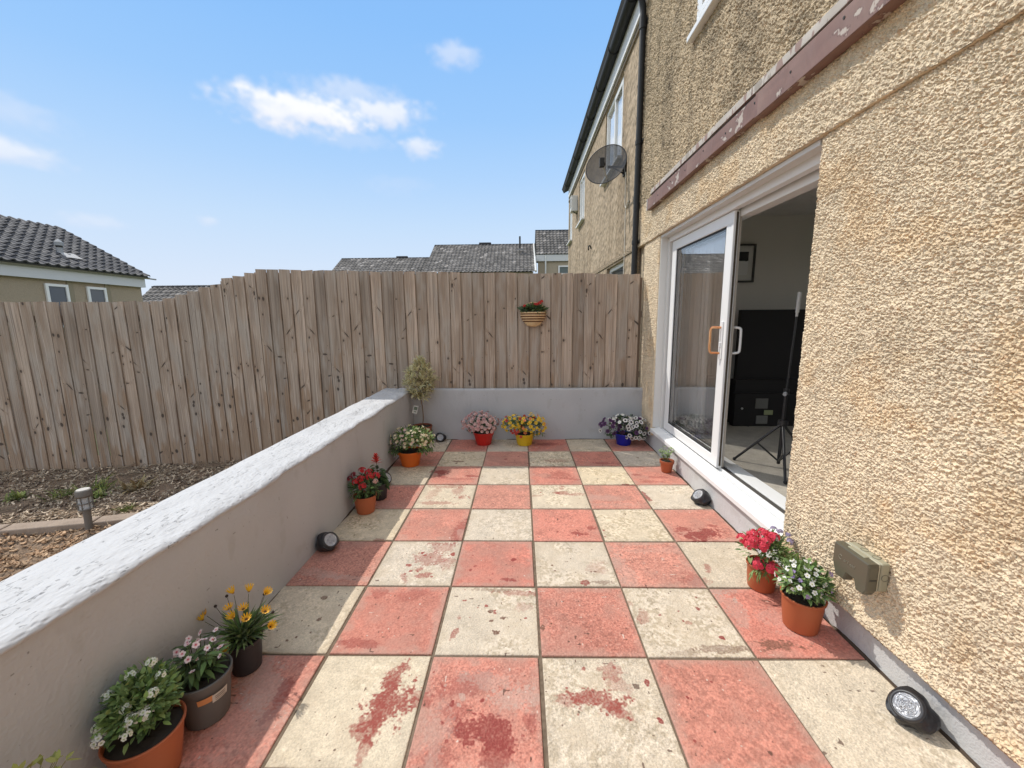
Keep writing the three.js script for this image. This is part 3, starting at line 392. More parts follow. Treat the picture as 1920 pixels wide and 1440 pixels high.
/* ------------------------------------------------ neighbouring house in the terrace */
{
  const n = thing('neighbour_house', 'weathered beige rendered terrace house with black gutter beyond the fence', 'house');
  const zE = -10.9, zS = -3.56, XW = 1.328;
  const wz = [[-4.55, -5.72, 3.62, 4.68], [-7.9, -8.75, 3.6, 4.62], [-10.05, -10.75, 3.55, 4.6]];
  // wall with window openings
  const sh = new THREE.Shape(); [[zE, -.6], [zS, -.6], [zS, 4.86], [zE, 4.86]].forEach((p, i) => i ? sh.lineTo(...p) : sh.moveTo(...p));
  for (const [a, b, y0, y1] of [...wz, [-4.25, -5.35, 1.0, 2.2]]) { const h = new THREE.Path(); [[a, y0], [a, y1], [b, y1], [b, y0]].forEach((p, i) => i ? h.lineTo(...p) : h.moveTo(...p)); sh.holes.push(h); }
  const wg = new THREE.ExtrudeGeometry(sh, { depth: .22, bevelEnabled: false }); wg.rotateY(-Math.PI / 2); wg.translate(XW + .22, 0, 0);
  const w2 = worldUV(wg, 6); { const p = w2.attributes.position, c = new Float32Array(p.count * 3).fill(1); w2.setAttribute('color', new THREE.BufferAttribute(c, 3)); }
  obj('wall', w2, neighRender, n);
  obj('belt_course', B(XW - .014, XW + .01, 2.225, 2.30, zE, zS, .006), neighRenderPlain(), n);
  function neighRenderPlain() { return M([.44, .345, .24], .95, neighMap); }
  obj('corner_strip', B(XW - .02, XW + .02, .6, 4.8, -3.60, -3.545, .006), neighRenderPlain(), n);
  obj('side_wall', [B(XW + .2, 8, -.6, 4.86, zE, zE + .2), B(7.8, 8, -.6, 4.86, zE + .2, zS)], neighRenderPlain(), n);
  obj('fascia', B(1.275, 1.30, 4.75, 4.985, zE + .35, -3.52), M([.74, .75, .77], .6, { bumpMap: paintBump, bumpScale: .004 }), n);
  obj('soffit', B(1.30, 1.36, 4.755, 4.78, zE + .2, -3.52), M([.10, .085, .07], .9), n);
  obj('eave_batten', B(1.304, 1.33, 4.70, 4.754, zE + .1, -3.52), M([.30, .25, .2], .9), n);
  const rf = B(0, 4.2, -.06, .06, zE, zS); rf.rotateZ(.5); rf.translate(1.15, 5.03, 0); obj('roof', rf, M([.07, .07, .075], .9), n);
  const rf2 = B(-4.2, 0, -.06, .06, zE, zS); rf2.rotateZ(-.5); rf2.translate(8.53, 5.03, 0); obj('roof', rf2, M([.07, .07, .075], .9), n);
  // gutter: half round channel with brackets and joints
  const gp = []; for (let k = 0; k <= 12; k++) { const a = Math.PI + Math.PI * k / 12; gp.push([Math.cos(a) * .062, Math.sin(a) * .062]); } for (let k = 12; k >= 0; k--) { const a = Math.PI + Math.PI * k / 12; gp.push([Math.cos(a) * .057, Math.sin(a) * .057 + .001]); }
  const gs = new THREE.Shape(); gp.forEach((p, i) => i ? gs.lineTo(...p) : gs.moveTo(...p));
  const gg = new THREE.ExtrudeGeometry(gs, { depth: 7.0, bevelEnabled: false }); gg.translate(1.205, 5.02, -10.35); const gut = obj('gutter', gg, blackPlastic, n);
  for (let z = -10.2; z < -3.4; z += .92) obj('gutter_bracket', [new THREE.TorusGeometry(.0655, .007, 6, 20, Math.PI).rotateZ(Math.PI).translate(1.205, 5.02, z), B(1.262, 1.276, 4.97, 5.05, z - .012, z + .012), B(1.13, 1.142, 5.015, 5.04, z - .012, z + .012)], blackPlastic, gut);
  // windows
  for (const [a, b, y0, y1] of wz) {
    const x0 = XW + .02, x1 = XW + .075, f = .055; const w = obj('window', [B(x0, x1, y0, y0 + f, b, a), B(x0, x1, y1 - f, y1, b, a), B(x0, x1, y0 + f, y1 - f, b, b + f), B(x0, x1, y0 + f, y1 - f, a - f, a), B(x0, x1, y0 + f, y1 - f, (a + b) / 2 - .03, (a + b) / 2 + .03), B(x0 - .012, x0 - .001, y0 + f, y1 - f, a - f - .05, a - f), B(x0 - .012, x0 - .001, y1 - f - .05, y1 - f, (a + b) / 2 + .03, a - f - .051)], upvc, n);
    obj('pane', B(x0 + .02, x0 + .0205, y0 + .02, y1 - .02, b + .02, a - .02), pane, w); obj('sill', B(XW - .07, XW + .04, y0 - .04, y0 - .002, b - .04, a + .04, .006), upvc, w);
    obj('blind', B(x0 + .04, x0 + .045, y0 + .05, y1, b + .05, a - .05), M([.75, .75, .74], .9), w);
  }
  const gw = obj('window', [B(XW + .05, XW + .11, 1.0, 1.06, -5.35, -4.25), B(XW + .05, XW + .11, 2.14, 2.2, -5.35, -4.25), B(XW + .05, XW + .11, 1.06, 2.14, -5.35, -5.29), B(XW + .05, XW + .11, 1.06, 2.14, -4.31, -4.25), B(XW + .04, XW + .1, 1.88, 1.93, -5.29, -4.31)], upvc, n); obj('pane', B(XW + .07, XW + .075, 1.02, 2.18, -5.33, -4.27), darkPane, gw);
  obj('room_wall', B(XW + 2.4, XW + 2.5, -.5, 4.8, -10.7, -3.58), M([.6, .58, .55], .95), n); obj('room_floor', B(XW + .22, XW + 2.4, 2.45, 2.62, -10.7, -3.58), M([.4, .36, .31], 1), n); obj('room_ceiling', B(XW + .22, XW + 2.4, 4.72, 4.8, -10.7, -3.58), M([.7, .7, .68], .95), n);
  const v = obj('vent_box', B(XW - .16, XW - .001, 4.02, 4.38, -9.25, -8.98, .01), upvcOld, n); obj('vent_louvre', [0, 1, 2, 3].map((k) => B(XW - .165, XW - .155, 4.12 + k * .06, 4.15 + k * .06, -9.22, -9.01)), M([.3, .3, .3], .8), v); obj('vent_bracket', bar([XW - .01, 3.94, -9.0], [XW - .12, 4.02, -9.0], .01), rubber, v);
  obj('pipe_hook', new THREE.TorusGeometry(.05, .012, 8, 20, 4).rotateY(.9).translate(XW - .04, 2.78, -6.85), rubber, n);
  const dp = thing('downpipe', 'black plastic drainpipe running down between the two houses', 'drainpipe');
  obj('pipe', [bar([1.268, .55, -3.475], [1.268, 4.60, -3.475], .034, .034, 20), tube([[1.268, 4.58, -3.475], [1.262, 4.70, -3.475], [1.225, 4.84, -3.45], [1.208, 4.97, -3.43]], .034, 20, 16)], blackPlastic, dp);
  for (const y of [4.56, 3.36, 2.28]) { obj('pipe_clip', [bar([1.268, y - .022, -3.475], [1.268, y + .022, -3.475], .039, .039, 20), bar([1.268, y, -3.475], [1.325, y, -3.44], .009)], blackPlastic, dp); obj('clip_boss', new THREE.TorusGeometry(.014, .006, 6, 14).rotateY(1.2).translate(1.30, y + .005, -3.425), blackPlastic, dp); }
  obj('pipe_joint', bar([1.268, 4.50, -3.475], [1.268, 4.62, -3.475], .041, .041, 20), blackPlastic, dp);
  // satellite dish
  const d = thing('satellite_dish', 'grey mesh satellite dish on a bracket on the neighbouring wall', 'satellite dish');
  const C = new THREE.Vector3(1.085, 3.415, -4.33), Nn = new THREE.Vector3(-.42, .10, .9).normalize(), R = .245;
  const prof = []; for (let k = 0; k <= 14; k++) prof.push([R * k / 14, .055 * (k / 14) ** 2]); const holes = greyTex(512, 512, (i, j) => { const a = (i / 512 * 64) % 1 - .5, b = (j / 512 * 64) % 1 - .5; return a * a + b * b < .075 ? 0 : 1; });
  const toN = new THREE.Quaternion().setFromUnitVectors(new THREE.Vector3(0, 1, 0), Nn);
  const place = (g) => { g.applyQuaternion(toN); g.translate(C.x, C.y, C.z); return g; };
  const dg = lathe(prof, 44); { const p = dg.attributes.position, u = dg.attributes.uv; for (let i = 0; i < p.count; i++) u.setXY(i, .5 + p.getX(i) / .5, .5 + p.getZ(i) / .5); } dg.scale(1.12, 1, .95); obj('dish_mesh', place(dg), M([.085, .085, .09], .6, { alphaMap: holes, transparent: true }), d);
  const rim = new THREE.TorusGeometry(R, .006, 8, 60).rotateX(Math.PI / 2); rim.translate(0, .055, 0); rim.scale(1.12, 1, .95); obj('dish_rim', place(rim), M([.07, .07, .075], .5), d);
  const L = C.clone().addScaledVector(Nn, .26).add(new THREE.Vector3(-.0, -.06, 0)); obj('feed_horn', [bar(L.toArray(), L.clone().addScaledVector(Nn, -.07).toArray(), .026, .03, 14), B(-.03, .03, -.06, .05, -.025, .025, .006).translate(L.x + .0, L.y, L.z)], rubber, d);
  const bot = C.clone().add(new THREE.Vector3(.03, -.24, 0)); obj('feed_arm', bar(bot.toArray(), L.toArray(), .010), M([.45, .45, .44], .4), d);
  obj('bracket', [bar([1.30, 3.40, -4.32], C.clone().addScaledVector(Nn, -.03).toArray(), .016), bar([1.30, 3.30, -4.30], [1.30, 3.44, -4.30], .014), B(1.305, 1.325, 3.28, 3.48, -4.36, -4.24, .004), bar([1.30, 3.31, -4.30], [1.16, 3.39, -4.31], .010)], rubber, d);
  const cab = obj('aerial_cable', tube([[1.315, 3.30, -4.22], [1.318, 2.86, -4.2], [1.315, 2.85, -4.08], [1.317, 2.9, -4.02], [1.317, 2.84, -4.16], [1.318, 2.4, -4.17], [1.316, 1.5, -4.18]], .006, 60, 6), M([.66, .62, .54], .7)); cab.userData = { label: 'cream cable running down the neighbouring wall below the satellite dish', category: 'cable' };
}
/* ------------------------------------------------ timber fence */
const NS = 16, woodSW = 128;
const knots = []; { const r = rng(77); for (let s = 0; s < NS; s++) { const a = []; const n = 3 + Math.floor(r() * 5); for (let k = 0; k < n; k++) { const z = .45 + 1.1 * r() * r() + .25 * r(); a.push([.012 + r() * .12, r() * 2.3, .013 * z, .017 * z, r() < .45 ? 1 : 0, r() - .5]); } knots.push(a); } }
const woodSample = (i, j) => {
  const s = Math.floor(i / woodSW), u = (i % woodSW) / woodSW * .15, v = j / 1024 * 2.3, tone = h2(s, 3, 401);
  let wu = u + (fbm(v * 1.2, s * 9, 403, 3) - .5) * .035, dark = 0, kn = 0;
  for (const [ku, kv, a, b, slash, sl] of knots[s]) { const du = u - ku, dv = v - kv - du * sl * (slash ? 2.2 : .4), q = (du / (a * (slash ? 2.2 : 1))) ** 2 + (dv / (b * (slash ? .55 : 1))) ** 2; wu += du * 1.1 * Math.exp(-q * .22); dark = Math.max(dark, sst(1.5, .55, q)); kn = Math.max(kn, Math.exp(-q * .16)); }
  const g1 = vn(wu * 420, v * 3.2, 405 + s), g2 = vn(wu * 160, v * 1.1, 407 + s), g3 = fbm(wu * 40, v * 1.6, 409 + s, 3), g4 = fbm(u * 30, v * 5, 411 + s, 3);
  return [g1, g2, g3, g4, dark, kn, tone, u, v, s];
};
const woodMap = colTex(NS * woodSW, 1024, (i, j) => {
  const [g1, g2, g3, g4, dark, kn, tone, u, v, s] = woodSample(i, j);
  let c = mix3([.36, .27, .20], [.56, .45, .355], sst(.2, .8, .45 * g2 + .55 * g3)); c = c.map((q) => q * (.74 + .34 * g1 + .16 * g4) * (.70 + .34 * tone)); c = mix3([c[0] * .99, c[1] * 1.04, c[2] * 1.09], [c[0] * 1.01, c[1] * 1.0, c[2] * 1.0], h2(s, 5, 402));
  c = mix3(c, [.38, .27, .18], kn * .4); { const rg = Math.abs(Math.sin(kn * 26)); c = c.map((q) => q * (1 - .28 * kn * rg)); } c = mix3(c, [.42, .375, .325], sst(.52, .72, fbm(u * 9, v * 2.2, 413 + s, 3)) * .55); c = mix3(c, [.27, .19, .13], sst(.56, .76, fbm(u * 14, v * 3, 415 + s, 3)) * .45);
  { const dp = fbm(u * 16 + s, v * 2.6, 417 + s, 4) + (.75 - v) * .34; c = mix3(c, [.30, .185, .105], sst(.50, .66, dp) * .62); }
  if (g2 > .66) c = mix3(c, [.17, .12, .09], sst(.66, .92, g2) * .7);
  { const sp = vn(u * 900, v * 2.1, 419 + s), gt = vn(u * 40, v * 3, 421 + s); if (sp > .86 && gt > .55) c = mix3(c, [.06, .045, .035], .75); }
  c = mix3(c, [.062, .045, .036], dark * .9);
  for (const nv of [2.2, 1.28, .42]) for (const nu of [.118]) { const d = Math.hypot(u - nu - (h2(s, nv * 10, 9) - .5) * .01, v - nv - (h2(s, nu * 100, 8) - .5) * .02); if (d < .0035) c = [.03, .025, .02]; }
  return c;
});
const woodBump = greyTex(NS * woodSW, 1024, (i, j) => { const [g1, g2, g3, , dark] = woodSample(i, j); return Math.max(0, .25 + .35 * g1 + .3 * g2 + .1 * g3 - dark * .4); });
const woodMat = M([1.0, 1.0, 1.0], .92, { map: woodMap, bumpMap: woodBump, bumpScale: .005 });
{
  const f = thing('fence', 'weathered brown close-board timber fence stepping down to the left', 'fence');
  const path = [[1.335, -3.262], [-1.7, -3.222], [-3.6, -3.142], [-5.97, -2.762], [-8.3, -2.36]].map((p) => new THREE.Vector2(...p));
  const seg = []; let tot = 0; for (let k = 0; k < path.length - 1; k++) { const l = path[k].distanceTo(path[k + 1]); seg.push([tot, l]); tot += l; }
  const at = (s) => { for (let k = 0; k < seg.length; k++) if (s <= seg[k][0] + seg[k][1] || k === seg.length - 1) { const t = (s - seg[k][0]) / seg[k][1]; return [path[k].clone().lerp(path[k + 1], t), path[k + 1].clone().sub(path[k]).normalize()]; } };
  const tops = [[1.4, 1.893], [.07, 1.918], [-2.1, 1.961], [-2.9, 1.986], [-3.10, 1.99], [-3.11, 1.95], [-3.23, 1.95], [-3.235, 1.91], [-3.35, 1.91], [-3.355, 1.893], [-3.48, 1.893], [-3.485, 1.821], [-3.6, 1.821], [-3.605, 1.786], [-3.72, 1.786], [-3.725, 1.747], [-3.83, 1.747], [-3.835, 1.706], [-3.95, 1.706], [-3.955, 1.671], [-4.07, 1.671], [-4.075, 1.633], [-9, 1.633]];
  const topAt = (x) => { for (let k = 0; k < tops.length - 1; k++) if (x <= tops[k][0] && x >= tops[k + 1][0]) return mix(tops[k][1], tops[k + 1][1], (tops[k][0] - x) / Math.max(1e-6, tops[k][0] - tops[k + 1][0])); return 1.633; };
  const battenMat = M([.38, .30, .235], .95), r = rng(21); let s = .055, n = 0;
  while (s < tot - .1) {
    const pitch = .128 + (r() - .5) * .012, [p, d] = at(s + pitch / 2), y1 = topAt(p.x) + (r() - .5) * .010, y0 = p.x > -1.72 ? .42 : -.31 + (r() - .5) * .03, W = pitch - .0055 - r() * .005, H = y1 - y0, strip = Math.floor(r() * NS), voff = r() * .12, flip = r() < .5;
    let g = new THREE.BoxGeometry(W, H, .014, 2, 8, 1).toNonIndexed(); const ps = g.attributes.position, nr = g.attributes.normal, uv = g.attributes.uv, bow = (r() - .5) * .012, cup = (r() - .5) * .006, wav = r() * 9;
    for (let i = 0; i < ps.count; i++) { let x = ps.getX(i), y = ps.getY(i), z = ps.getZ(i); const a = x / W + .5, hh = (y + H / 2);
      uv.setXY(i, (strip + .04 + .92 * (flip ? 1 - a : a)) / NS, Math.min(.999, Math.max(.001, (hh + voff + (2.2 - H)) / 2.42)));
      z += a * .009 + cup * Math.sin(Math.PI * a) + bow * Math.sin(Math.PI * hh / H); x += .0025 * Math.sin(hh * 2.1 + wav) * (a > .6 ? 1 : .4); if (y > H / 2 - .001) y += (a - .5) * (h2(n, 1, 9) - .5) * .02; ps.setXYZ(i, x, y, z); }
    g.computeVertexNormals();
    const m = obj('board', g, woodMat, f); m.position.set(p.x, y0 + H / 2, p.y); m.rotation.set(0, Math.atan2(d.y, -d.x), (r() - .5) * .011);
    const bt = obj('cover_batten', B(-.03, .03, -H / 2 + .02, H / 2 - .03, -.014, 0), battenMat, f); bt.position.set(p.x + d.x * pitch / 2, y0 + H / 2, p.y + d.y * pitch / 2 - .026); bt.rotation.y = m.rotation.y;
    s += pitch; n++;
  }
  obj('end_post', worldUV(B(1.272, 1.312, .4, 1.86, -3.33, -3.275)), M([.20, .15, .11], .95), f);
  const railG = []; for (let k = 0; k < path.length - 1; k++) for (const y of [.75, 1.45]) { const a = path[k], b = path[k + 1]; railG.push([a, b, y]); }
  for (const [a, b, y] of railG) { const g = new THREE.BoxGeometry(a.distanceTo(b) - .02, .07, .045), c = a.clone().lerp(b, .5), d = b.clone().sub(a).normalize(); worldUV(g); const m = obj('rail', g, M([.22, .17, .13], .95), f); m.position.set(c.x, y, c.y - .045); m.rotation.y = Math.atan2(d.y, -d.x); }
}
/* ------------------------------------------------ garden soil, chips, edging */
{
  const gy = (x, z) => -.262 + (fbm(x * 1.6, z * 1.6, 501, 3) - .5) * .07 + (fbm(x * 7, z * 7, 503, 3) - .5) * .045 + (fbm(x * 28, z * 28, 505, 3) - .5) * .03;
  const pos = [], uv = [], idx = [], x0 = -8.6, x1 = -1.69, z0 = -3.35, z1 = 3, nx = 300, nz = 270;
  for (let j = 0; j <= nz; j++) for (let i = 0; i <= nx; i++) { const x = mix(x0, x1, i / nx), z = mix(z0, z1, j / nz); pos.push(x, gy(x, z), z); uv.push(x, z); }
  for (let j = 0; j < nz; j++) for (let i = 0; i < nx; i++) { const a = j * (nx + 1) + i; idx.push(a, a + nx + 1, a + 1, a + 1, a + nx + 1, a + nx + 2); }
  const g = new THREE.BufferGeometry(); g.setAttribute('position', new THREE.Float32BufferAttribute(pos, 3)); g.setAttribute('uv', new THREE.Float32BufferAttribute(uv, 2)); g.setIndex(idx); g.computeVertexNormals();
  const t = colTex(512, 512, (i, j) => { const x = i / 512, y = j / 512, a = vn(x * 128, y * 128, 511, 128), b = vn(x * 40, y * 40, 512, 40), c = vn(x * 12, y * 12, 513, 12); return mix3([.10, .07, .048], [.34, .235, .155], a * .45 + b * .35 + c * .2); });
  struct(obj('garden_soil', g, M([1, 1, 1], 1, { map: t, bumpMap: greyTex(512, 512, (i, j) => vn(i / 4, j / 4, 514, 128) * .6 + .4 * vn(i / 12, j / 12, 515, 0)), bumpScale: .012 })));
  // bark chips: reddish near the wall, paler beyond the edging
  const chip = new THREE.BoxGeometry(.042, .007, .014, 2, 1, 1); { const p = chip.attributes.position; for (let i = 0; i < p.count; i++) { const x = p.getX(i); p.setZ(i, p.getZ(i) * (1 - Math.abs(x) * 16) + x * .12); p.setY(i, p.getY(i) + Math.abs(x) * .18); } }
  const N = 24000, im = new THREE.InstancedMesh(chip, M([1, 1, 1], .95), N); const r = rng(31), q = new THREE.Quaternion(), e = new THREE.Euler(), m = new THREE.Matrix4(), col = new THREE.Color();
  for (let k = 0; k < N; k++) {
    const x = -1.75 - 4.9 * Math.pow(r(), .9), z = -3.1 + 3.6 * r(), near = z > edge(x); const s = .25 + r() * .85, den = fbm(x * 3, z * 3, 521, 3);
    e.set((r() - .5) * .9, r() * 6.28, (r() - .5) * .9); q.setFromEuler(e); const up = den < .38 && !near ? -.5 : 0;
    m.compose(new THREE.Vector3(x, gy(x, z) + .004 + r() * .012 + up, z), q, new THREE.Vector3(s, s * (.7 + r()), s * (.6 + r() * .9))); im.setMatrixAt(k, m);
    const v = .5 + r() * .8; if (near) { const k = r(); col.setRGB((.34 + .12 * k) * v, (.20 + .12 * k) * v, (.11 + .09 * k) * v); } else if (r() < .68) col.setRGB(.50 * v, .40 * v, .29 * v); else col.setRGB(.17 * v, .12 * v, .085 * v); im.setColorAt(k, col);
  }
  im.name = 'bark_mulch'; im.castShadow = im.receiveShadow = true; stuff(im); im.userData.label = 'loose brown bark chips covering the garden bed'; im.userData.category = 'bark chips'; scene.add(im);
  // dry twigs and leaf litter at the fence foot
  const tw = new THREE.CylinderGeometry(.0028, .0018, .16, 5); tw.rotateZ(Math.PI / 2); const N2 = 700, im2 = new THREE.InstancedMesh(tw, M([1, 1, 1], .95), N2);
  for (let k = 0; k < N2; k++) { const x = -1.8 - 4.6 * r(), z = -3.1 + Math.pow(r(), 1.4) * 1.7; e.set((r() - .5) * .5, r() * 6.28, (r() - .5) * .45); q.setFromEuler(e); const s = .4 + r() * 1.1; m.compose(new THREE.Vector3(x, gy(x, z) + .018 + r() * .012, z), q, new THREE.Vector3(s, 1, 1)); im2.setMatrixAt(k, m); const v = .4 + r() * .9; col.setRGB(.30 * v, .23 * v, .155 * v); im2.setColorAt(k, col); }
  im2.name = 'dry_twigs'; im2.castShadow = im2.receiveShadow = true; stuff(im2); im2.userData.label = 'dry twigs and dead stems littering the bed below the fence'; im2.userData.category = 'twigs'; scene.add(im2);
  function edge(x) { return -1.50 - (x + 3.654) * .22 - .10 * Math.pow(x + 3.65, 2) * (x > -3.65 ? 1.2 : -.25); }
  // edging stones
  const edging = thing('garden_edging', 'row of pinkish concrete edging stones curving across the garden bed', 'edging');
  const sT = colTex(256, 256, (i, j) => { const a = vn(i / 2, j / 2, 531), b = fbm(i / 30, j / 30, 532, 3); return mix3([.22, .165, .125], [.38, .30, .235], a * .4 + b * .6); }), sm = M([1, 1, 1], .95, { map: sT });
  let ex = -6.0; while (ex < -1.9) { const xa = ex, xb = ex + .6, za = edge(xa), zb = edge(xb), l = Math.hypot(xb - xa, zb - za), g2 = worldUV(new RoundedBoxGeometry(l - .008, .16, .13, 2, .012)); const b = obj('edging_stone', g2, sm, edging); b.position.set((xa + xb) / 2, -.285 + .004 * Math.sin(ex * 9), (za + zb) / 2 - .06); b.rotation.y = -Math.atan2(zb - za, xb - xa); ex += .6; }
  // stake light
  const L = thing('stake_light', 'grey plastic solar stake light in the bark beside the edging stones', 'garden light', [-3.555, -.25, -1.475]);
  const gp = PM([.15, .135, .12], .5), face = M([.45, .43, .40], .45);
  obj('stake', bar([-.005, -.04, 0], [.0, .19, 0], .024, .024, 14), gp, L); obj('lens', bar([0, .19, 0], [0, .285, 0], .038, .040, 20), PM([.75, .78, .8], .12, { transmission: .55, thickness: 0 }), L);
  obj('reflector', bar([0, .19, 0], [0, .27, 0], .012, .012, 10), M([.6, .6, .62], .25, { metalness: .6 }), L);
  for (let k = 0; k < 6; k++) { const a = k / 6 * Math.PI * 2 + .2; obj('cage_bar', bar([Math.cos(a) * .043, .18, Math.sin(a) * .043], [Math.cos(a) * .045, .29, Math.sin(a) * .045], .0035), gp, L); }
  for (const y of [.185, .235]) obj('cage_ring', new THREE.TorusGeometry(.044, .0045, 6, 28).rotateX(Math.PI / 2).translate(0, y, 0), gp, L);
  obj('cap', lathe([[0, .345], [.042, .345], [.049, .338], [.051, .30], [.049, .287], [0, .287]], 28), gp, L); obj('solar_panel', new THREE.CylinderGeometry(.040, .040, .003, 28).translate(0, .3465, 0), face, L);
  globalThis.gardenY = gy;
}

/* ------------------------------------------------ far houses */
function tileGeo(w = .3, l = .37) {
  const n = 8, pos = [], tri = (a, b, c) => pos.push(...a, ...b, ...c), pf = (t) => .038 * Math.sin(t * Math.PI * 2) * (t < .5 ? 1 : .35);
  for (let k = 0; k < n; k++) { const t0 = k / n, t1 = (k + 1) / n, a0 = (t0 - .5) * w * 1.01, a1 = (t1 - .5) * w * 1.01, p0 = pf(t0), p1 = pf(t1);
    const A = [a0, p0, l / 2], Bq = [a1, p1, l / 2], C = [a0, p0 + .038, -l / 2], D = [a1, p1 + .038, -l / 2], E2 = [a0, p0 - .006, -l / 2], F = [a1, p1 - .006, -l / 2]; tri(A, C, Bq); tri(Bq, C, D); tri(C, E2, D); tri(D, E2, F); }
  const g = new THREE.BufferGeometry(); g.setAttribute('position', new THREE.Float32BufferAttribute(pos, 3)); g.computeVertexNormals(); return prep(g);
}
const TILE = tileGeo(), tileMats = [[.062, .063, .07], [.08, .08, .086], [.105, .102, .104], [.052, .053, .06]].map((c) => M(c, .82));
const tileFar = M([.12, .112, .106], .85, { vertexColors: true });
function slope(eaveA, eaveB, ridge) { // matrix: local x along eave, z up slope, y out
  const a = eaveB.clone().sub(eaveA).normalize(), up = ridge.clone().sub(eaveA); up.addScaledVector(a, -up.dot(a)); const len = up.length(); up.normalize(); const n = up.clone().cross(a).normalize(); if (n.y < 0) n.negate(); return { a, up, n, len, w: eaveB.distanceTo(eaveA), ax: n.clone().cross(up).normalize() };
}
function farRoof(parent, eaveA, eaveB, ridge, seed) {
  const S = slope(eaveA, eaveB, ridge), gs = [], r = rng(seed), nc = Math.round(S.w / .3), nr = Math.round(S.len / .33), proto = TILE;
  const basis = new THREE.Matrix4();
  for (let j = 0; j < nr; j++) for (let i = 0; i < nc; i++) { const c = eaveA.clone().addScaledVector(S.a, (i + .5) * S.w / nc).addScaledVector(S.up, (j + .5) * S.len / nr); basis.makeBasis(S.ax, S.n, S.up).setPosition(c.x, c.y, c.z); const g = proto.clone().applyMatrix4(basis); const v = .6 + r() * .9, w = r() < .16 ? 1.9 : 1, col = new Float32Array(g.attributes.position.count * 3); for (let k = 0; k < col.length; k += 3) { col[k] = v * w; col[k + 1] = v * w * .99; col[k + 2] = v * w * .97; } g.setAttribute('color', new THREE.BufferAttribute(col, 3)); gs.push(g); }
  return stuff(obj('roof_tiles', gs, tileFar, parent));
}
const V = (x, y, z) => new THREE.Vector3(x, y, z);
{
  // house on the left, side on to the garden
  const h = thing('far_house', 'rendered house with dark pantile roof and white fascia on the far left', 'house');
  const zF = -12.45, XE = -12.8, eA = V(XE, 2.97, zF - .12), eB = V(XE, 2.97, -2.5), rid = V(-15.72, 4.64, zF);
  obj('wall', [B(-18.4, -13.05, -2.6, 2.66, zF, -2.6)], M([.70, .575, .43], .95, { map: roughCol, bumpMap: roughBump, bumpScale: .02 }), h);
  obj('fascia', [B(-12.98, -12.93, 2.61, 2.93, zF - .06, -2.5), B(-13.2, -12.98, 2.61, 2.64, zF - .06, -2.5)], M([.62, .63, .65], .6), h);
  const gs = new THREE.CylinderGeometry(.06, .06, 9.9, 12, 1, true, 0, Math.PI).rotateX(Math.PI / 2).rotateZ(-Math.PI / 2); gs.translate(-12.88, 2.95, zF + 4.8); obj('gutter', gs, M([.35, .33, .31], .6), h);
  obj('gutter_end', bar([-12.88, 2.92, zF - .1], [-12.86, 2.91, zF - .42], .025), M([.3, .3, .3], .6), h);
  const S = slope(eA, eB, rid), nr = 12, w = .25, r = rng(61), tg = tileGeo(.25, .31), mB = new THREE.Matrix4(), restG = [];
  for (let j = 0; j < nr; j++) for (let i = 0; i < 39; i++) { const c = eA.clone().addScaledVector(S.a, (i + .5) * w).addScaledVector(S.up, (j + .5) * S.len / nr).addScaledVector(S.n, (r() - .5) * .008); mB.makeBasis(S.ax, S.n, S.up).setPosition(c.x, c.y, c.z);
    if (i < 24) { const t = obj('roof_tile', tg, tileMats[Math.floor(r() * 4)], h); t.applyMatrix4(mB); } else restG.push(tg.clone().applyMatrix4(mB)); }
  stuff(obj('roof_tiles', restG, tileMats[0], h));
  const back = B(0, 3.4, -.05, .05, zF - .1, -2.5); back.rotateZ(-.52); back.translate(-15.75 - 0, 4.6, 0); back.translate(0, 0, 0); const bk = B(-3.3, 0, -.05, .05, zF - .1, -2.5); bk.rotateZ(.52); bk.translate(-15.75, 4.6, 0); obj('rear_roof', bk, tileMats[1], h);
  const dk = B(0, S.len, -.03, -.0, zF - .05, -2.5); dk.rotateZ(Math.PI - Math.atan2(rid.y - eA.y, eA.x - rid.x)); dk.translate(XE, 2.93, 0); obj('roof_deck', dk, M([.05, .05, .05], .9), h);
  for (let k = 0; k < 22; k++) { const g = new THREE.CylinderGeometry(.11, .11, .43, 10, 1, true, -Math.PI / 2, Math.PI).rotateX(Math.PI / 2); g.translate(-15.74, 4.62, zF - .05 + .45 * k + .2); obj('ridge_tile', g, tileMats[k % 3], h); }
  obj('gable', new THREE.ExtrudeGeometry(new THREE.Shape([new THREE.Vector2(-18.4, 2.6), new THREE.Vector2(-13.05, 2.6), new THREE.Vector2(-15.72, 4.5)]), { depth: .1, bevelEnabled: false }).translate(0, 0, zF), M([.70, .575, .43], .95), h);
  for (const [za, zb] of [[-10.12, -9.55], [-11.2, -10.63]]) { const f = .07, x = -13.04; const wn = obj('window', [B(x, x + .05, 1.3, 1.37, za, zb), B(x, x + .05, 2.43, 2.5, za, zb), B(x, x + .05, 1.37, 2.43, za, za + f), B(x, x + .05, 1.37, 2.43, zb - f, zb)], upvc, h); obj('pane', B(x + .01, x + .02, 1.3, 2.5, za + .02, zb - .02), PM([.09, .10, .12], .08), wn); obj('reveal', B(x, x + .012, 1.25, 2.61, za - .16, za - .003), M([.28, .24, .17], .9), wn); }
  const vp = obj('flue_pipe', [bar([-13.62, 3.3, -10.62], [-13.62, 3.62, -10.62], .07, .07, 14), new THREE.ConeGeometry(.10, .1, 14).translate(-13.62, 3.82, -10.62), bar([-13.62, 3.67, -10.62], [-13.62, 3.77, -10.62], .1, .1, 14)], M([.30, .31, .32], .6), h); obj('flue_collar', bar([-13.62, 3.62, -10.62], [-13.62, 3.67, -10.62], .075, .075, 14), rubber, vp);
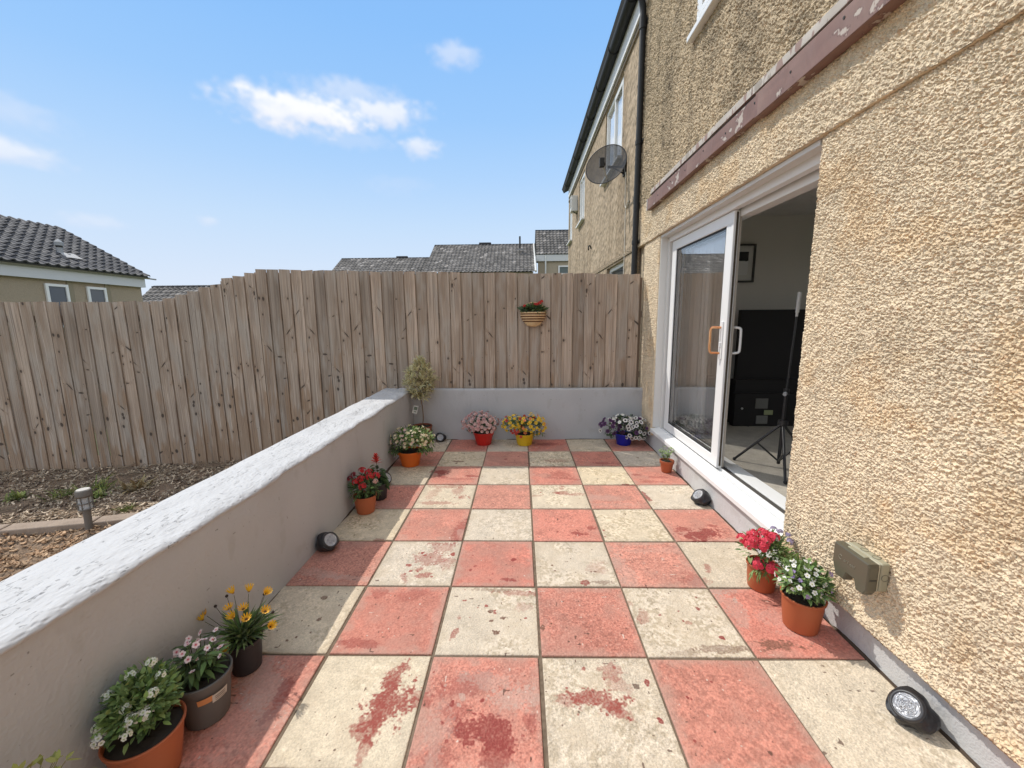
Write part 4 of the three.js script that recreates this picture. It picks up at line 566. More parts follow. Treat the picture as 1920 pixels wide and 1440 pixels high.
  const fl = B(-.16, .16, -.01, .01, -.2, .24); fl.rotateZ(-.52); fl.translate(-13.45, 3.40, -10.75); obj('lead_flashing', fl, M([.34, .335, .33], .7), h);
}
function farHouse(label, name, eA, eB, rid, seed, extra) {
  const h = thing(name, label, 'house'); farRoof(h, eA, eB, rid, seed); const base = -1.5, z = eA.z - .25;
  obj('wall', [B(eA.x + .15, eB.x - .15, base, eA.y - .02, z - .25, z)], M([.44, .37, .28], .95, { map: roughCol }), h);
  const S = slope(eA, eB, rid); const zr = rid.z; const rg = []; for (let x = eA.x; x < eB.x - .1; x += .45) rg.push(new THREE.CylinderGeometry(.13, .13, .43, 8, 1, true, -Math.PI / 2, Math.PI).rotateX(Math.PI / 2).rotateY(Math.PI / 2).translate(x + .22, rid.y, zr)); stuff(obj('ridge_tiles', rg, tileMats[0], h));
  const bk = B(eA.x, eB.x, -.05, .05, -S.len, 0); bk.rotateX(-Math.atan2(rid.y - eA.y, eA.z - rid.z)); bk.translate(0, rid.y, rid.z); obj('rear_roof', bk, tileMats[0], h); if (extra) extra(h); return h;
}
farHouse('low dark tiled roof left of the taller roofs behind the fence', 'terrace_house', V(-15.7, 4.75, -31.5), V(-7.95, 4.75, -31.5), V(-15.7, 6.85, -35), 71, (h) => { obj('ridge_vent', B(-10.9, -9.9, 6.86, 7.0, -35.15, -34.9, .05), tileMats[3], h); });
farHouse('wide dark tiled roof in the middle behind the fence', 'terrace_house', V(-7.5, 5.05, -30.3), V(1.05, 5.05, -30.3), V(-7.5, 7.88, -35), 73, (h) => {
  obj('ridge_vent', B(-3.65, -2.6, 7.9, 8.05, -35.15, -34.9, .05), tileMats[3], h); obj('vent_pipe', bar([-.12, 7.2, -33.6], [-.12, 8.25, -33.6], .07), rubber, h); obj('pipe_flashing', B(-.35, .2, 7.12, 7.2, -33.4, -33.2), M([.3, .3, .3], .6), h);
  obj('verge_trim', bar([1.08, 5.05, -30.25], [1.08, 7.85, -34.95], .09), M([.62, .62, .6], .7), h); const mp = B(.3, .75, 5.4, 5.46, -31.2, -30.8); obj('roof_patch', mp, M([.42, .38, .34], .9), h); });
farHouse('tall tiled house with white fascia at the end of the terrace behind', 'terrace_house', V(1.2, 6.65, -32.5), V(5.6, 6.65, -32.5), V(1.2, 9.0, -35), 75, (h) => {
  obj('fascia', B(1.2, 5.6, 6.1, 6.6, -32.62, -32.55), M([.6, .6, .6], .6), h); obj('downpipe', [bar([1.95, -1, -32.5], [1.95, 6.5, -32.5], .06)], M([.7, .7, .68], .5), h);
  const wn = obj('window', [B(3.0, 4.4, 5.65, 5.75, -32.74, -32.66), B(3.0, 4.4, 5.05, 5.15, -32.74, -32.66), B(3.0, 3.1, 4.2, 5.65, -32.74, -32.66), B(4.3, 4.4, 4.2, 5.65, -32.74, -32.66)], upvc, h); obj('pane', B(3.05, 4.35, 4.2, 5.7, -32.742, -32.73), PM([.07, .1, .1], .1), wn); });
farHouse('grey tiled roof peeping over the stepped part of the fence', 'bungalow', V(-21.2, 1.75, -19.8), V(-15.5, 1.75, -19.8), V(-21.2, 3.5, -22), 77);

/* ------------------------------------------------ plants */
class Fol {
  constructor() { this.p = []; this.c = []; }
  tri(a, b, c, ca, cb = ca, cc = ca) { this.p.push(a.x, a.y, a.z, b.x, b.y, b.z, c.x, c.y, c.z); this.c.push(...ca, ...cb, ...cc); }
  leaf(b, d, n, len, wid, col, bend = .2, col2 = col) {
    const s = d.clone().cross(n).normalize(), P = (t, w, lift = 0) => b.clone().addScaledVector(d, len * t).addScaledVector(n, -bend * len * t * t + lift).addScaledVector(s, w * wid);
    const l1 = P(.32, .46, .04 * len), r1 = P(.32, -.46, .04 * len), m1 = P(.34, 0), l2 = P(.7, .36, .03 * len), r2 = P(.7, -.36, .03 * len), m2 = P(.7, 0), t = P(1, 0);
    this.tri(b, l1, m1, col2, col2, col); this.tri(b, m1, r1, col2, col, col2); this.tri(l1, l2, m1, col2, col2, col); this.tri(m1, l2, m2, col, col2, col); this.tri(m1, m2, r2, col, col, col2); this.tri(m1, r2, r1, col, col2, col2); this.tri(l2, t, m2, col2, col2, col); this.tri(m2, t, r2, col, col2, col2);
  }
  stem(a, b, r, col) { const d = b.clone().sub(a).normalize(), u = Math.abs(d.y) > .9 ? V(1, 0, 0) : V(0, 1, 0), s = d.clone().cross(u).normalize(), t = d.clone().cross(s); const q = [0, 1, 2].map((k) => s.clone().multiplyScalar(Math.cos(k * 2.094) * r).addScaledVector(t, Math.sin(k * 2.094) * r)); for (let k = 0; k < 3; k++) { const e = (k + 1) % 3, A = a.clone().add(q[k]), Bq = a.clone().add(q[e]), C = b.clone().addScaledVector(q[k], .7), D = b.clone().addScaledVector(q[e], .7); this.tri(A, Bq, C, col); this.tri(Bq, D, C, col); } }
  geo() { const g = new THREE.BufferGeometry(); g.setAttribute('position', new THREE.Float32BufferAttribute(this.p, 3)); g.setAttribute('color', new THREE.Float32BufferAttribute(this.c, 3)); g.computeVertexNormals(); return prep(g, true); }
}
const leafMat = PM([1, 1, 1], .75, { vertexColors: true, transmission: .22, thickness: 0 });
const petalMat = PM([1, 1, 1], .8, { vertexColors: true, transmission: .2, thickness: 0 });
const soilMat = M([.045, .034, .026], 1, { bumpMap: greyTex(128, 128, (i, j) => vn(i / 3, j / 3, 601)), bumpScale: .01 });
const jit = (r, c, a = .3) => { const v = 1 - a / 2 + r() * a; return [c[0] * v * (.92 + r() * .16), c[1] * v, c[2] * v * (.9 + r() * .2)]; };
const rv = (r) => { let v; do { v = V(r() * 2 - 1, r() * 2 - 1, r() * 2 - 1); } while (v.lengthSq() > 1 || v.lengthSq() < .05); return v.normalize(); };
// flower head facing +y: n petals from r0 to r1, cup = rise of the tips
function flower(n, r1, wid, cup, cIn, cOut, cEye, eye = .2, layers = 1, notch = .0) {
  const f = new Fol();
  for (let l = 0; l < layers; l++) for (let k = 0; k < n; k++) {
    const a = (k + l * .5) / n * Math.PI * 2, R = r1 * (1 - l * .26), d = V(Math.cos(a), 0, Math.sin(a)), s = V(-Math.sin(a), 0, Math.cos(a)), up = cup * R + l * r1 * .14, W = wid * R;
    const o = d.clone().multiplyScalar(r1 * .05).setY(l * r1 * .08), m1 = d.clone().multiplyScalar(R * .55).addScaledVector(s, W * .5).setY(up * .4 + l * .1 * r1), m2 = d.clone().multiplyScalar(R * .55).addScaledVector(s, -W * .5).setY(up * .4 + l * .1 * r1), t1 = d.clone().multiplyScalar(R * .97).addScaledVector(s, W * .34).setY(up + l * .1 * r1), t2 = d.clone().multiplyScalar(R * .97).addScaledVector(s, -W * .34).setY(up + l * .1 * r1), tp = d.clone().multiplyScalar(R * (1.04 - notch)).setY(up * 1.02 + l * .1 * r1);
    f.tri(o, m1, m2, cIn, cOut, cOut); f.tri(m1, t1, m2, cOut); f.tri(m2, t1, t2, cOut); f.tri(t1, tp, t2, cOut);
  }
  const e = eye * r1; for (let k = 0; k < 6; k++) { const a = k / 6 * 6.283, b = (k + 1) / 6 * 6.283; f.tri(V(0, layers * .16 * r1 + r1 * .1, 0), V(Math.cos(b) * e, r1 * .07 + layers * .05 * r1, Math.sin(b) * e), V(Math.cos(a) * e, r1 * .07 + layers * .05 * r1, Math.sin(a) * e), cEye); }
  return f.geo();
}
function cluster(nf, R, fr, c1, c2, eye, seed) { // dome of small five-petalled florets
  const r = rng(seed), gs = []; for (let k = 0; k < nf; k++) { const t = (k + .5) / nf, ph = Math.acos(1 - t * .95), th = k * 2.39996 + r(), d = V(Math.sin(ph) * Math.cos(th), Math.cos(ph), Math.sin(ph) * Math.sin(th)); const cc = mix3(c1, c2, r()); const g = flower(5, fr * (.85 + r() * .3), .95, .12, eye, cc, eye, .16, 1, .1); g.applyQuaternion(new THREE.Quaternion().setFromUnitVectors(V(0, 1, 0), d)); g.translate(d.x * R, d.y * R * .7, d.z * R); gs.push(g); }
  return mergeGeometries(gs);
}
function addFlower(parent, geo, pos, dir, scale = 1, name = 'flower', mat = petalMat) { const m = obj(name, geo, mat, parent); m.position.copy(pos); m.quaternion.setFromUnitVectors(V(0, 1, 0), dir.clone().normalize()); m.rotateY(pos.x * 91 + pos.z * 57); m.scale.setScalar(scale); return m; }
function potMesh(t, R, h, rb, mat, style = 0, soilDrop = .02) {
  const lip = style === 1 ? [[R - .006, h - .028], [R, h - .027], [R + .003, h - .003], [R + .001, h]] : [[R - .004, h - .014], [R + .001, h - .012], [R + .003, h - .002], [R + .001, h]];
  const g = lathe([[0, .002], [rb - .006, .0], [rb, .004], [mix(rb, R, .5), h * .5], ...lip, [R - .004, h], [R - .006, h - .01], [mix(rb, R, .8) - .006, h * .72]], 56);
  const p = obj('pot', g, mat, t); const sg = new THREE.CircleGeometry(R - .006, 30, 0).rotateX(-Math.PI / 2); { const q = sg.attributes.position; for (let i = 0; i < q.count; i++) q.setY(i, (h2(i, 3, 605) - .3) * .008); }
  const n = 22, pos = [], idx = []; for (let j = 0; j <= 6; j++) for (let k = 0; k < n; k++) { const rr = (R - .007) * j / 6, a = k / n * 6.283; pos.push(Math.cos(a) * rr, h - soilDrop + (h2(j, k, 607) - .4) * .016, Math.sin(a) * rr); if (j) { const a0 = (j - 1) * n + k, a1 = (j - 1) * n + (k + 1) % n; idx.push(a0, a1, a0 + n, a1, a1 + n, a0 + n); } }
  const s = new THREE.BufferGeometry(); s.setAttribute('position', new THREE.Float32BufferAttribute(pos, 3)); s.setIndex(idx); s.computeVertexNormals(); obj('soil', s, soilMat, t); return p;
}
// leafy dome of stems, centre c, radii rx ry rz; leaves point outwards and up
function dome(f, r, n, c, rx, ry, rz, len, wid, cols, opt = {}) {
  for (let k = 0; k < n; k++) {
    const d = rv(r); if (d.y < (opt.low ?? -.35)) d.y = -d.y * .4; const q = Math.pow(r(), .38), b = V(c.x + d.x * rx * q, c.y + d.y * ry * q, c.z + d.z * rz * q);
    const dir = d.clone().multiplyScalar(.8).add(V((r() - .5), (opt.rise ?? .35) + (r() - .5) * .9, (r() - .5))).normalize(), nn = V(0, 1, 0).addScaledVector(d, .5).add(rv(r).multiplyScalar(.5)).normalize(), col = jit(r, cols[Math.floor(r() * cols.length)], .55);
    f.leaf(b, dir, nn.addScaledVector(dir, -nn.dot(dir)).normalize(), len * (.65 + r() * .6), wid * (.7 + r() * .5), col, .15 + r() * .35, opt.edge ? opt.edge : col);
  }
}
const GR = [[.075, .135, .032], [.105, .18, .045], [.14, .23, .06]], GRL = [[.20, .30, .075], [.28, .38, .12], [.14, .22, .06]], GRD = [[.04, .075, .025], [.06, .105, .034], [.085, .14, .042]];
const terra = PM([.40, .105, .038], .55), terraD = PM([.27, .07, .032], .7), orange = PM([.62, .125, .012], .4);
function potted(name, label, pos, R, h, rb, mat, style, group) { const t = thing(name, label, 'potted plant', pos, 0, group ?? 'potted plants around the patio'); potMesh(t, R, h, rb, mat, style); return t; }
const fo = (t, f, nm = 'foliage') => stuff(obj(nm, f.geo(), leafMat, t));

{ // P0 trailing plant at the bottom edge of the picture
  const t = potted('trailing_plant', 'yellow-green trailing plant cut off at the bottom left corner', [-1.20, 0, .86], .085, .15, .065, terra, 0), f = new Fol(), r = rng(700);
  dome(f, r, 150, V(0, .20, 0), .1, .1, .1, .04, .018, [[.16, .2, .04], [.25, .27, .06], [.1, .15, .04]]); for (let k = 0; k < 9; k++) { let p = V(0, .18, -.02), d = V((r() - .5) * .9, .9 + r() * .3, -.9 + r() * .6).normalize(); for (let s = 0; s < 7; s++) { const q = p.clone().addScaledVector(d, .031); f.stem(p, q, .0015, [.2, .16, .05]); for (let e = 0; e < 2; e++) f.leaf(q, rv(r).add(d).normalize(), V(0, 1, 0).add(rv(r).multiplyScalar(.4)).normalize(), .03, .012, jit(r, [.30, .30, .07], .5), .2); p = q; d.y -= .09; d.normalize(); } } fo(t, f);
}
{ // P1 white verbena in big terracotta pot, front left
  const t = potted('verbena_plant', 'bushy white verbena in large terracotta pot at the front left', [-1.232, 0, .465], .098, .168, .072, terra, 0), f = new Fol(), r = rng(701);
  dome(f, r, 1200, V(-.015, .225, -.02), .085, .11, .095, .026, .015, [...GR, ...GRL, ...GRL]); for (let k = 0; k < 16; k++) { const d = rv(r); d.y = Math.abs(d.y) + .3; f.stem(V(d.x * .02, .15, d.z * .02), V(d.x * .09, .2 + d.y * .08, d.z * .09), .002, [.08, .13, .04]); } fo(t, f);
  const cl = [cluster(12, .022, .010, [.80, .80, .74], [.86, .85, .8], [.45, .5, .2], 1), cluster(8, .016, .009, [.72, .74, .6], [.84, .84, .76], [.35, .45, .15], 2)];
  for (const [x, y, z, k] of [[.055, .262, .03, 0], [.03, .262, .055, 0], [-.045, .235, .095, 0], [-.075, .25, .07, 1], [-.04, .34, -.03, 1], [-.08, .31, .02, 1], [.05, .325, -.05, 1], [.0, .29, .04, 1], [.06, .305, .0, 1], [.01, .36, -.06, 1], [-.10, .28, .0, 1], [.035, .24, .085, 1]]) addFlower(t, cl[k], V(x * .86 - .008, y - .012, z * .86), V(x * 3 + .15, 1, z * 3 + .25), .82, 'flower_head');
}
{ // P2 pink vinca in grey pot
  const t = potted('vinca_plant', 'pale pink vinca in wide grey plastic pot with orange price sticker', [-1.206, 0, .268], .086, .172, .066, PM([.115, .105, .095], .6), 1), f = new Fol(), r = rng(702);
  const heads = []; for (let k = 0; k < 15; k++) { const a = k * 2.4, q = Math.sqrt((k + .5) / 15) * .075, tip = V(Math.cos(a) * q - .015, .27 + r() * .035 - q * .4, Math.sin(a) * q - .01); f.stem(V(Math.cos(a) * q * .4 - .01, .15, Math.sin(a) * q * .4), tip, .0022, [.09, .13, .04]); for (let l = 0; l < 9; l++) { const h = r(), b = V(Math.cos(a) * q * (.4 + .6 * h) - .012, .16 + (tip.y - .165) * h, Math.sin(a) * q * (.4 + .6 * h)), an = r() * 6.28, d = V(Math.cos(an), .25 - .5 * (1 - h), Math.sin(an)).normalize(); f.leaf(b, d, V(0, 1, 0).addScaledVector(d, -d.y).normalize(), .052, .017, jit(r, [...GRD, ...GR][Math.floor(r() * 6)], .5), .35); } heads.push(tip); } fo(t, f);
  const fl = flower(5, .0135, .98, .10, [.62, .08, .12], [.82, .66, .64], [.6, .04, .08], .2), fl2 = flower(5, .012, .95, .3, [.7, .2, .24], [.85, .72, .70], [.6, .04, .08], .2); heads.forEach((p, k) => { addFlower(t, k % 2 ? fl : fl2, p.clone().add(V(0, .006, 0)), V((r() - .5) * 1.8, 1, (r() - .3) * 1.5), .82); if (k % 2) addFlower(t, fl2, p.clone().add(V((r() - .5) * .05, -.01 - r() * .03, r() * .03)), V((r() - .5) * 1.8, .9, (r() - .3) * 1.6), .75); });
  const st = (a0, a1, y0, y1, c, nm, lab, tilt) => { const g = new THREE.CylinderGeometry(.0845, .0790, y1 - y0, 18, 1, true, a0, a1 - a0); g.translate(0, (y0 + y1) / 2, 0); const m = obj(nm, g, M(c, .6), t); m.userData.label = lab; };
  st(.42, .95, .105, .130, [.62, .26, .1], 'price_sticker', 'orange price sticker'); st(.93, 1.55, .096, .128, [.58, .52, .45], 'bar_sticker', 'pale printed sticker'); obj('sticker_print', [0, 1, 2].map((k) => { const g = new THREE.CylinderGeometry(.0849, .0842, .0028, 10, 1, true, 1.02, .42); g.translate(0, .105 + k * .007, 0); return g; }), M([.22, .18, .15], .8), t);
}
{ // P3 yellow gazania in black pot
  const t = potted('gazania_plant', 'yellow gazania daisies in small black plastic pot with plant label', [-1.198, 0, .068], .064, .137, .052, PM([.028, .025, .026], .5), 0), f = new Fol(), r = rng(703);
  for (let k = 0; k < 190; k++) { const a = r() * 6.28, el = .55 + r() * .95, d = V(Math.cos(a) * Math.cos(el) + .12, Math.sin(el), Math.sin(a) * Math.cos(el)).normalize(), b = V(Math.cos(a) * .03 * r(), .125 + r() * .02, Math.sin(a) * .03 * r()), s = V(0, 1, 0).addScaledVector(d, -d.y).normalize(); f.leaf(b, d, s.lengthSq() > .1 ? s : V(1, 0, 0), .07 + r() * .055, .011 + r() * .007, jit(r, [...GR, ...GRL, [.16, .2, .10]][Math.floor(r() * 7)], .5), .2 + r() * .35); }
  const G = flower(11, .019, .30, .85, [.35, .12, .01], [.80, .42, .01], [.10, .05, .01], .3), G2 = flower(11, .017, .36, 1.7, [.4, .16, .01], [.78, .46, .02], [.10, .05, .01], .3);
  const H = [[-.135, .245, .01, 0], [-.035, .315, -.02, 1], [-.02, .285, .03, 0], [.02, .315, -.03, 1], [.035, .285, .03, 0], [.065, .265, .06, 0], [.10, .32, -.01, 1], [.12, .275, .03, 0], [.155, .235, .06, 1], [.01, .265, .05, 1], [-.13, .235, .03, 1]];
  for (const [x, y, z, k] of H) { f.stem(V(x * .15, .13, z * .15), V(x * .97, y - .006, z * .97), .0016, [.10, .12, .05]); addFlower(t, k ? G2 : G, V(x, y, z), V(x * 5 + (r() - .5) * .6, 1, .15 + z * 4 + (r() - .5) * .6)); }
  const bud = new THREE.SphereGeometry(.006, 8, 6); for (const [x, y, z] of [[-.10, .275, 0], [-.065, .305, -.02], [.075, .30, -.04], [.13, .25, 0]]) { f.stem(V(x * .2, .13, 0), V(x, y, z), .0014, [.06, .05, .03]); const m = obj('bud', bud, M([.035, .022, .016], .8), t); m.position.set(x, y, z); } fo(t, f);
  const lb = thing2(t, 'plant_label', [-.030, .146, .066], .12); obj('card', B(-.014, .014, -.022, .030, -.0006, .0006), M([.62, .60, .55], .6), lb); obj('card_print', [B(-.014, .014, -.022, .006, .0007, .0012)], M([.62, .40, .03], .6), lb); obj('card_band', B(-.013, .013, .007, .011, .0007, .0012), M([.4, .03, .02], .6), lb);
}
function thing2(parent, name, pos, ry) { const g = new THREE.Group(); g.name = name; g.position.set(...pos); g.rotation.set(-.15, ry, 0); parent.add(g); return g; }
{ // P4 dark red verbena in terracotta pot; P5 red salvia in black pot
  const t = potted('verbena_plant', 'crimson verbena in terracotta pot by the left wall', [-1.228, 0, -1.30], .082, .135, .062, terra, 0), f = new Fol(), r = rng(704);
  dome(f, r, 430, V(0, .195, 0), .095, .085, .095, .036, .015, [...GRD, ...GR], { rise: .2 }); dome(f, r, 90, V(0, .15, 0), .1, .05, .1, .04, .014, GR, { rise: -.5 }); fo(t, f);
  const C1 = cluster(14, .026, .011, [.42, .008, .012], [.60, .015, .02], [.3, .01, .01], 5), C2 = cluster(9, .02, .010, [.16, .006, .015], [.26, .008, .02], [.1, .01, .01], 6), C3 = cluster(8, .018, .009, [.6, .3, .28], [.75, .6, .52], [.4, .3, .1], 7);
  for (const [x, y, z, c] of [[.02, .235, .085, C1], [-.035, .255, .06, C1], [.055, .285, .03, C1], [.03, .30, -.02, C1], [-.02, .31, -.03, C1], [-.095, .265, .02, C2], [-.08, .28, -.02, C2], [.095, .25, .03, C3], [0, .275, .05, C1], [.085, .275, -.02, C1]]) addFlower(t, c, V(x, y, z), V(x * 4, 1, z * 4 + .3), 1, 'flower_head');
  const t5 = potted('salvia_plant', 'scarlet salvia spike in black pot behind the crimson verbena', [-1.205, 0, -1.53], .068, .132, .054, PM([.02, .02, .022], .5), 0), f5 = new Fol(), r5 = rng(705);
  f5.stem(V(0, .12, 0), V(-.01, .33, 0), .003, [.07, .11, .04]); for (let k = 0; k < 60; k++) { const h = r5(), a = k * 2.1, d = V(Math.cos(a), .35 - .5 * (1 - h), Math.sin(a)).normalize(); f5.leaf(V(-.01 * h, .14 + h * .14, 0).addScaledVector(d, .012), d, V(0, 1, 0).addScaledVector(d, -d.y).normalize(), .085 * (1.05 - h * .45), .042 * (1.05 - h * .4), jit(r5, [[.05, .10, .02], [.08, .14, .03], [.035, .075, .02]][k % 3], .4), .35 + r5() * .3); } fo(t5, f5);
  const sp = new Fol(); for (let k = 0; k < 34; k++) { const h = k / 34, a = k * 2.39, d = V(Math.cos(a), .5 + h * .9, Math.sin(a)).normalize(), b = V(-.012, .285 + h * .075, 0); sp.leaf(b, d, V(0, 1, 0).addScaledVector(d, -d.y).normalize(), .050 * (1.1 - h * .65), .017, jit(r5, [.62, .025, .014], .4), .15); } stuff(obj('flower_spike', sp.geo(), petalMat, t5));
}
{ // P6 cream-flowered plant in orange pot
  const t = potted('fuchsia_plant', 'bushy cream-flowered plant in bright orange pot', [-1.160, 0, -2.285], .118, .152, .082, orange, 1), f = new Fol(), r = rng(706);
  dome(f, r, 900, V(.03, .25, 0), .205, .125, .17, .036, .017, [...GR, ...GRL], { rise: .2 }); dome(f, r, 300, V(.09, .26, .04), .14, .12, .13, .034, .016, [[.22, .30, .08], [.30, .36, .12]]); dome(f, r, 170, V(-.13, .16, .02), .07, .1, .1, .035, .016, GRD, { rise: -.5 }); dome(f, r, 120, V(.16, .17, .05), .07, .07, .08, .034, .016, GR, { rise: -.4 }); fo(t, f);
  const F1 = flower(5, .0135, .8, .4, [.7, .5, .3], [.82, .72, .52], [.6, .5, .2], .25), F2 = flower(5, .012, .8, .5, [.5, .25, .25], [.66, .46, .42], [.5, .3, .2], .25);
  for (let k = 0; k < 95; k++) { const d = rv(r); d.y = Math.abs(d.y) * .9 - .1; d.z += .25; d.normalize(); addFlower(t, k % 3 === 0 && d.x < .2 ? F2 : F1, V(.03 + d.x * .215, .25 + d.y * .145, d.z * .18), d.clone().add(rv(r).multiplyScalar(.5)), .8 + r() * .4); }
}
{ // P7 standard olive-leaved tree
  const t = potted('standard_tree', 'small variegated lollipop tree in brown pot in the far left corner', [-1.215, 0, -3.015], .113, .205, .085, terraD, 0), f = new Fol(), r = rng(707);
  obj('trunk', tube([[0, .17, 0], [.018, .30, 0], [.012, .42, .0], [.0, .52, 0], [.0, .66, 0]], .0062, 30, 8), M([.17, .105, .06], .85), t);
  const tw = new Fol(); const shape = (y) => { const q = (y - .53) / .45; return .225 * Math.sin(Math.PI * Math.min(1, .16 + .56 * q + .26 * q * q)) * (1 - .25 * q); };
  for (let k = 0; k < 150; k++) { const y = .53 + .45 * Math.pow(r(), .9), R = shape(y) * Math.sqrt(r()), a = r() * 6.28, e = V(Math.cos(a) * R, y, Math.sin(a) * R * .8); const s = V(0, .55 + (y - .55) * .5, 0); tw.stem(s, e, .0016, [.2, .15, .08]); const d = e.clone().sub(s).normalize(); for (let l = 0; l < 9; l++) { const dd = d.clone().multiplyScalar(.7).add(rv(r).multiplyScalar(.8)).add(V(0, .35, 0)).normalize(), n = V(0, 1, 0).add(rv(r).multiplyScalar(.6)); n.addScaledVector(dd, -n.dot(dd)).normalize(); f.leaf(e.clone().addScaledVector(d, -.05 * r()), dd, n, .050 + r() * .022, .015, jit(r, [[.28, .28, .10], [.36, .34, .14], [.19, .21, .08]][k % 3], .4), .15, jit(r, [.80, .72, .45], .25)); } }
  stuff(obj('crown', f.geo(), leafMat, t)); stuff(obj('twigs', tw.geo(), leafMat, t));
  const lb = thing2(t, 'plant_label', [-.062, .40, .03], .5); lb.rotation.z = -.25; obj('card', B(-.028, .028, -.045, .045, -.0008, .0008), M([.55, .56, .54], .6), lb); obj('card_print', [B(-.02, .02, -.005, .03, .0009, .0014), B(-.012, .016, -.03, -.02, .0009, .0014)], M([.12, .16, .12], .6), lb); obj('card_tie', bar([.02, .03, 0], [.06, .05, -.02], .0015), rubber, lb);
}
function bloomDome(t, r, n, c, rx, ry, rz, geos, s0 = .9, low = -.25) { const pts = []; for (let k = 0; k < n; k++) { const u = (k + .5) / n, y = 1 - u * (1 - low), a = k * 2.39996, q = Math.sqrt(Math.max(0, 1 - y * y)); const d = V(Math.cos(a) * q, y, Math.sin(a) * q).add(rv(r).multiplyScalar(.16)); if (d.z < -.55) continue; addFlower(t, geos[Math.floor(r() * geos.length)], V(c.x + d.x * rx, c.y + d.y * ry, c.z + d.z * rz), d.clone().add(V(0, .15, .25)).add(rv(r).multiplyScalar(.3)), s0 + r() * .3); } }
{ // P8 pink chrysanthemum in red pot
  const t = potted('chrysanthemum_plant', 'pale pink chrysanthemum dome in bright red pot', [-.503, 0, -2.965], .116, .148, .082, PM([.52, .018, .012], .38), 1), f = new Fol(), r = rng(708);
  dome(f, r, 420, V(-.03, .205, 0), .165, .12, .15, .03, .018, GRD); fo(t, f); const A = flower(12, .0215, .34, .18, [.42, .12, .13], [.66, .38, .36], [.45, .2, .16], .22, 3), A2 = flower(12, .020, .34, .22, [.5, .18, .18], [.74, .52, .48], [.6, .35, .25], .22, 3); bloomDome(t, r, 150, V(-.035, .225, 0), .19, .135, .17, [A, A2, A2], .85, -.3);
}
{ // P9 yellow and red calibrachoa in yellow pot
  const t = potted('calibrachoa_plant', 'yellow and red calibrachoa spilling from yellow pot', [-.039, 0, -2.952], .108, .132, .082, PM([.66, .42, .012], .4), 1), f = new Fol(), r = rng(709);
  dome(f, r, 330, V(-.12, .225, 0), .125, .10, .12, .028, .013, GR); dome(f, r, 520, V(.07, .215, .02), .15, .11, .13, .028, .013, [...GR, ...GRD]); dome(f, r, 120, V(.15, .14, .06), .08, .07, .08, .026, .012, GR, { rise: -.3 }); fo(t, f);
  const Y = flower(5, .0175, .98, .12, [.70, .36, .02], [.78, .52, .03], [.45, .16, .01], .24), R1 = flower(5, .016, .98, .12, [.3, .03, .02], [.48, .03, .022], [.5, .2, .02], .22), O = flower(5, .017, .98, .12, [.6, .12, .03], [.72, .22, .08], [.5, .25, .02], .22);
  bloomDome(t, r, 52, V(-.13, .235, 0), .125, .10, .12, [Y, Y, Y, Y, R1], .9, -.4); bloomDome(t, r, 95, V(.08, .23, .02), .16, .115, .14, [Y, Y, Y, Y, Y, O], .9, -.75); for (const [x, y, z] of [[-.10, .17, .12], [-.13, .16, .10], [-.07, .18, .12], [-.11, .195, .12], [-.05, .31, .05], [-.09, .15, .11], [.11, .315, .03], [-.04, .12, .115], [-.15, .18, .09], [0, .33, 0]]) addFlower(t, R1, V(x, y, z), V(x, .5, 1));
}
{ // P10 white and purple petunias in blue pot
  const t = potted('petunia_plant', 'white ringed and purple petunias spilling from deep blue pot', [1.079, 0, -2.948], .10, .132, .076, PM([.006, .012, .28], .35), 1), f = new Fol(), r = rng(710);
  dome(f, r, 620, V(.02, .21, 0), .20, .12, .15, .03, .015, [...GRD, [.03, .045, .03]]); dome(f, r, 260, V(.16, .13, .04), .11, .1, .1, .03, .015, GRD, { rise: -.4 }); dome(f, r, 80, V(-.17, .13, .05), .05, .07, .06, .03, .014, GRD, { rise: -.4 }); fo(t, f);
  const Wr = flower(6, .021, .95, .10, [.03, .012, .03], [.74, .71, .66], [.02, .008, .02], .46), Ww = flower(5, .020, .95, .15, [.74, .72, .62], [.82, .80, .74], [.6, .6, .2], .15), Pu = flower(5, .022, .98, .10, [.02, .006, .03], [.085, .022, .09], [.015, .005, .02], .3);
  bloomDome(t, r, 34, V(-.16, .22, .02), .12, .10, .11, [Pu, Pu, Pu, Wr], 1, -.5); bloomDome(t, r, 26, V(-.01, .25, .03), .13, .095, .12, [Ww, Ww, Wr], .95, -.3); bloomDome(t, r, 70, V(.12, .19, .05), .16, .13, .13, [Wr, Wr, Wr, Pu], .9, -.9);
}
{ // P11 small plant by the door
  const t = potted('seedling_plant', 'small green young plant in little terracotta pot beside the door sill', [1.262, 0, -2.10], .062, .112, .044, terra, 1), f = new Fol(), r = rng(711);
  for (let k = 0; k < 7; k++) { const a = k * .9, e = V(Math.cos(a) * .055 - .015, .2 + r() * .045, Math.sin(a) * .05); f.stem(V(Math.cos(a) * .01, .10, Math.sin(a) * .01), e, .0018, [.12, .18, .06]); for (let l = 0; l < 12; l++) { const h = .3 + r() * .7, an = r() * 6.28, d = V(Math.cos(an), .2, Math.sin(an)).normalize(); f.leaf(V(e.x * h, .10 + (e.y - .10) * h, e.z * h), d, V(0, 1, 0).addScaledVector(d, -d.y).normalize(), .032, .017, jit(r, GRL[l % 3], .4), .2); } } fo(t, f);
}
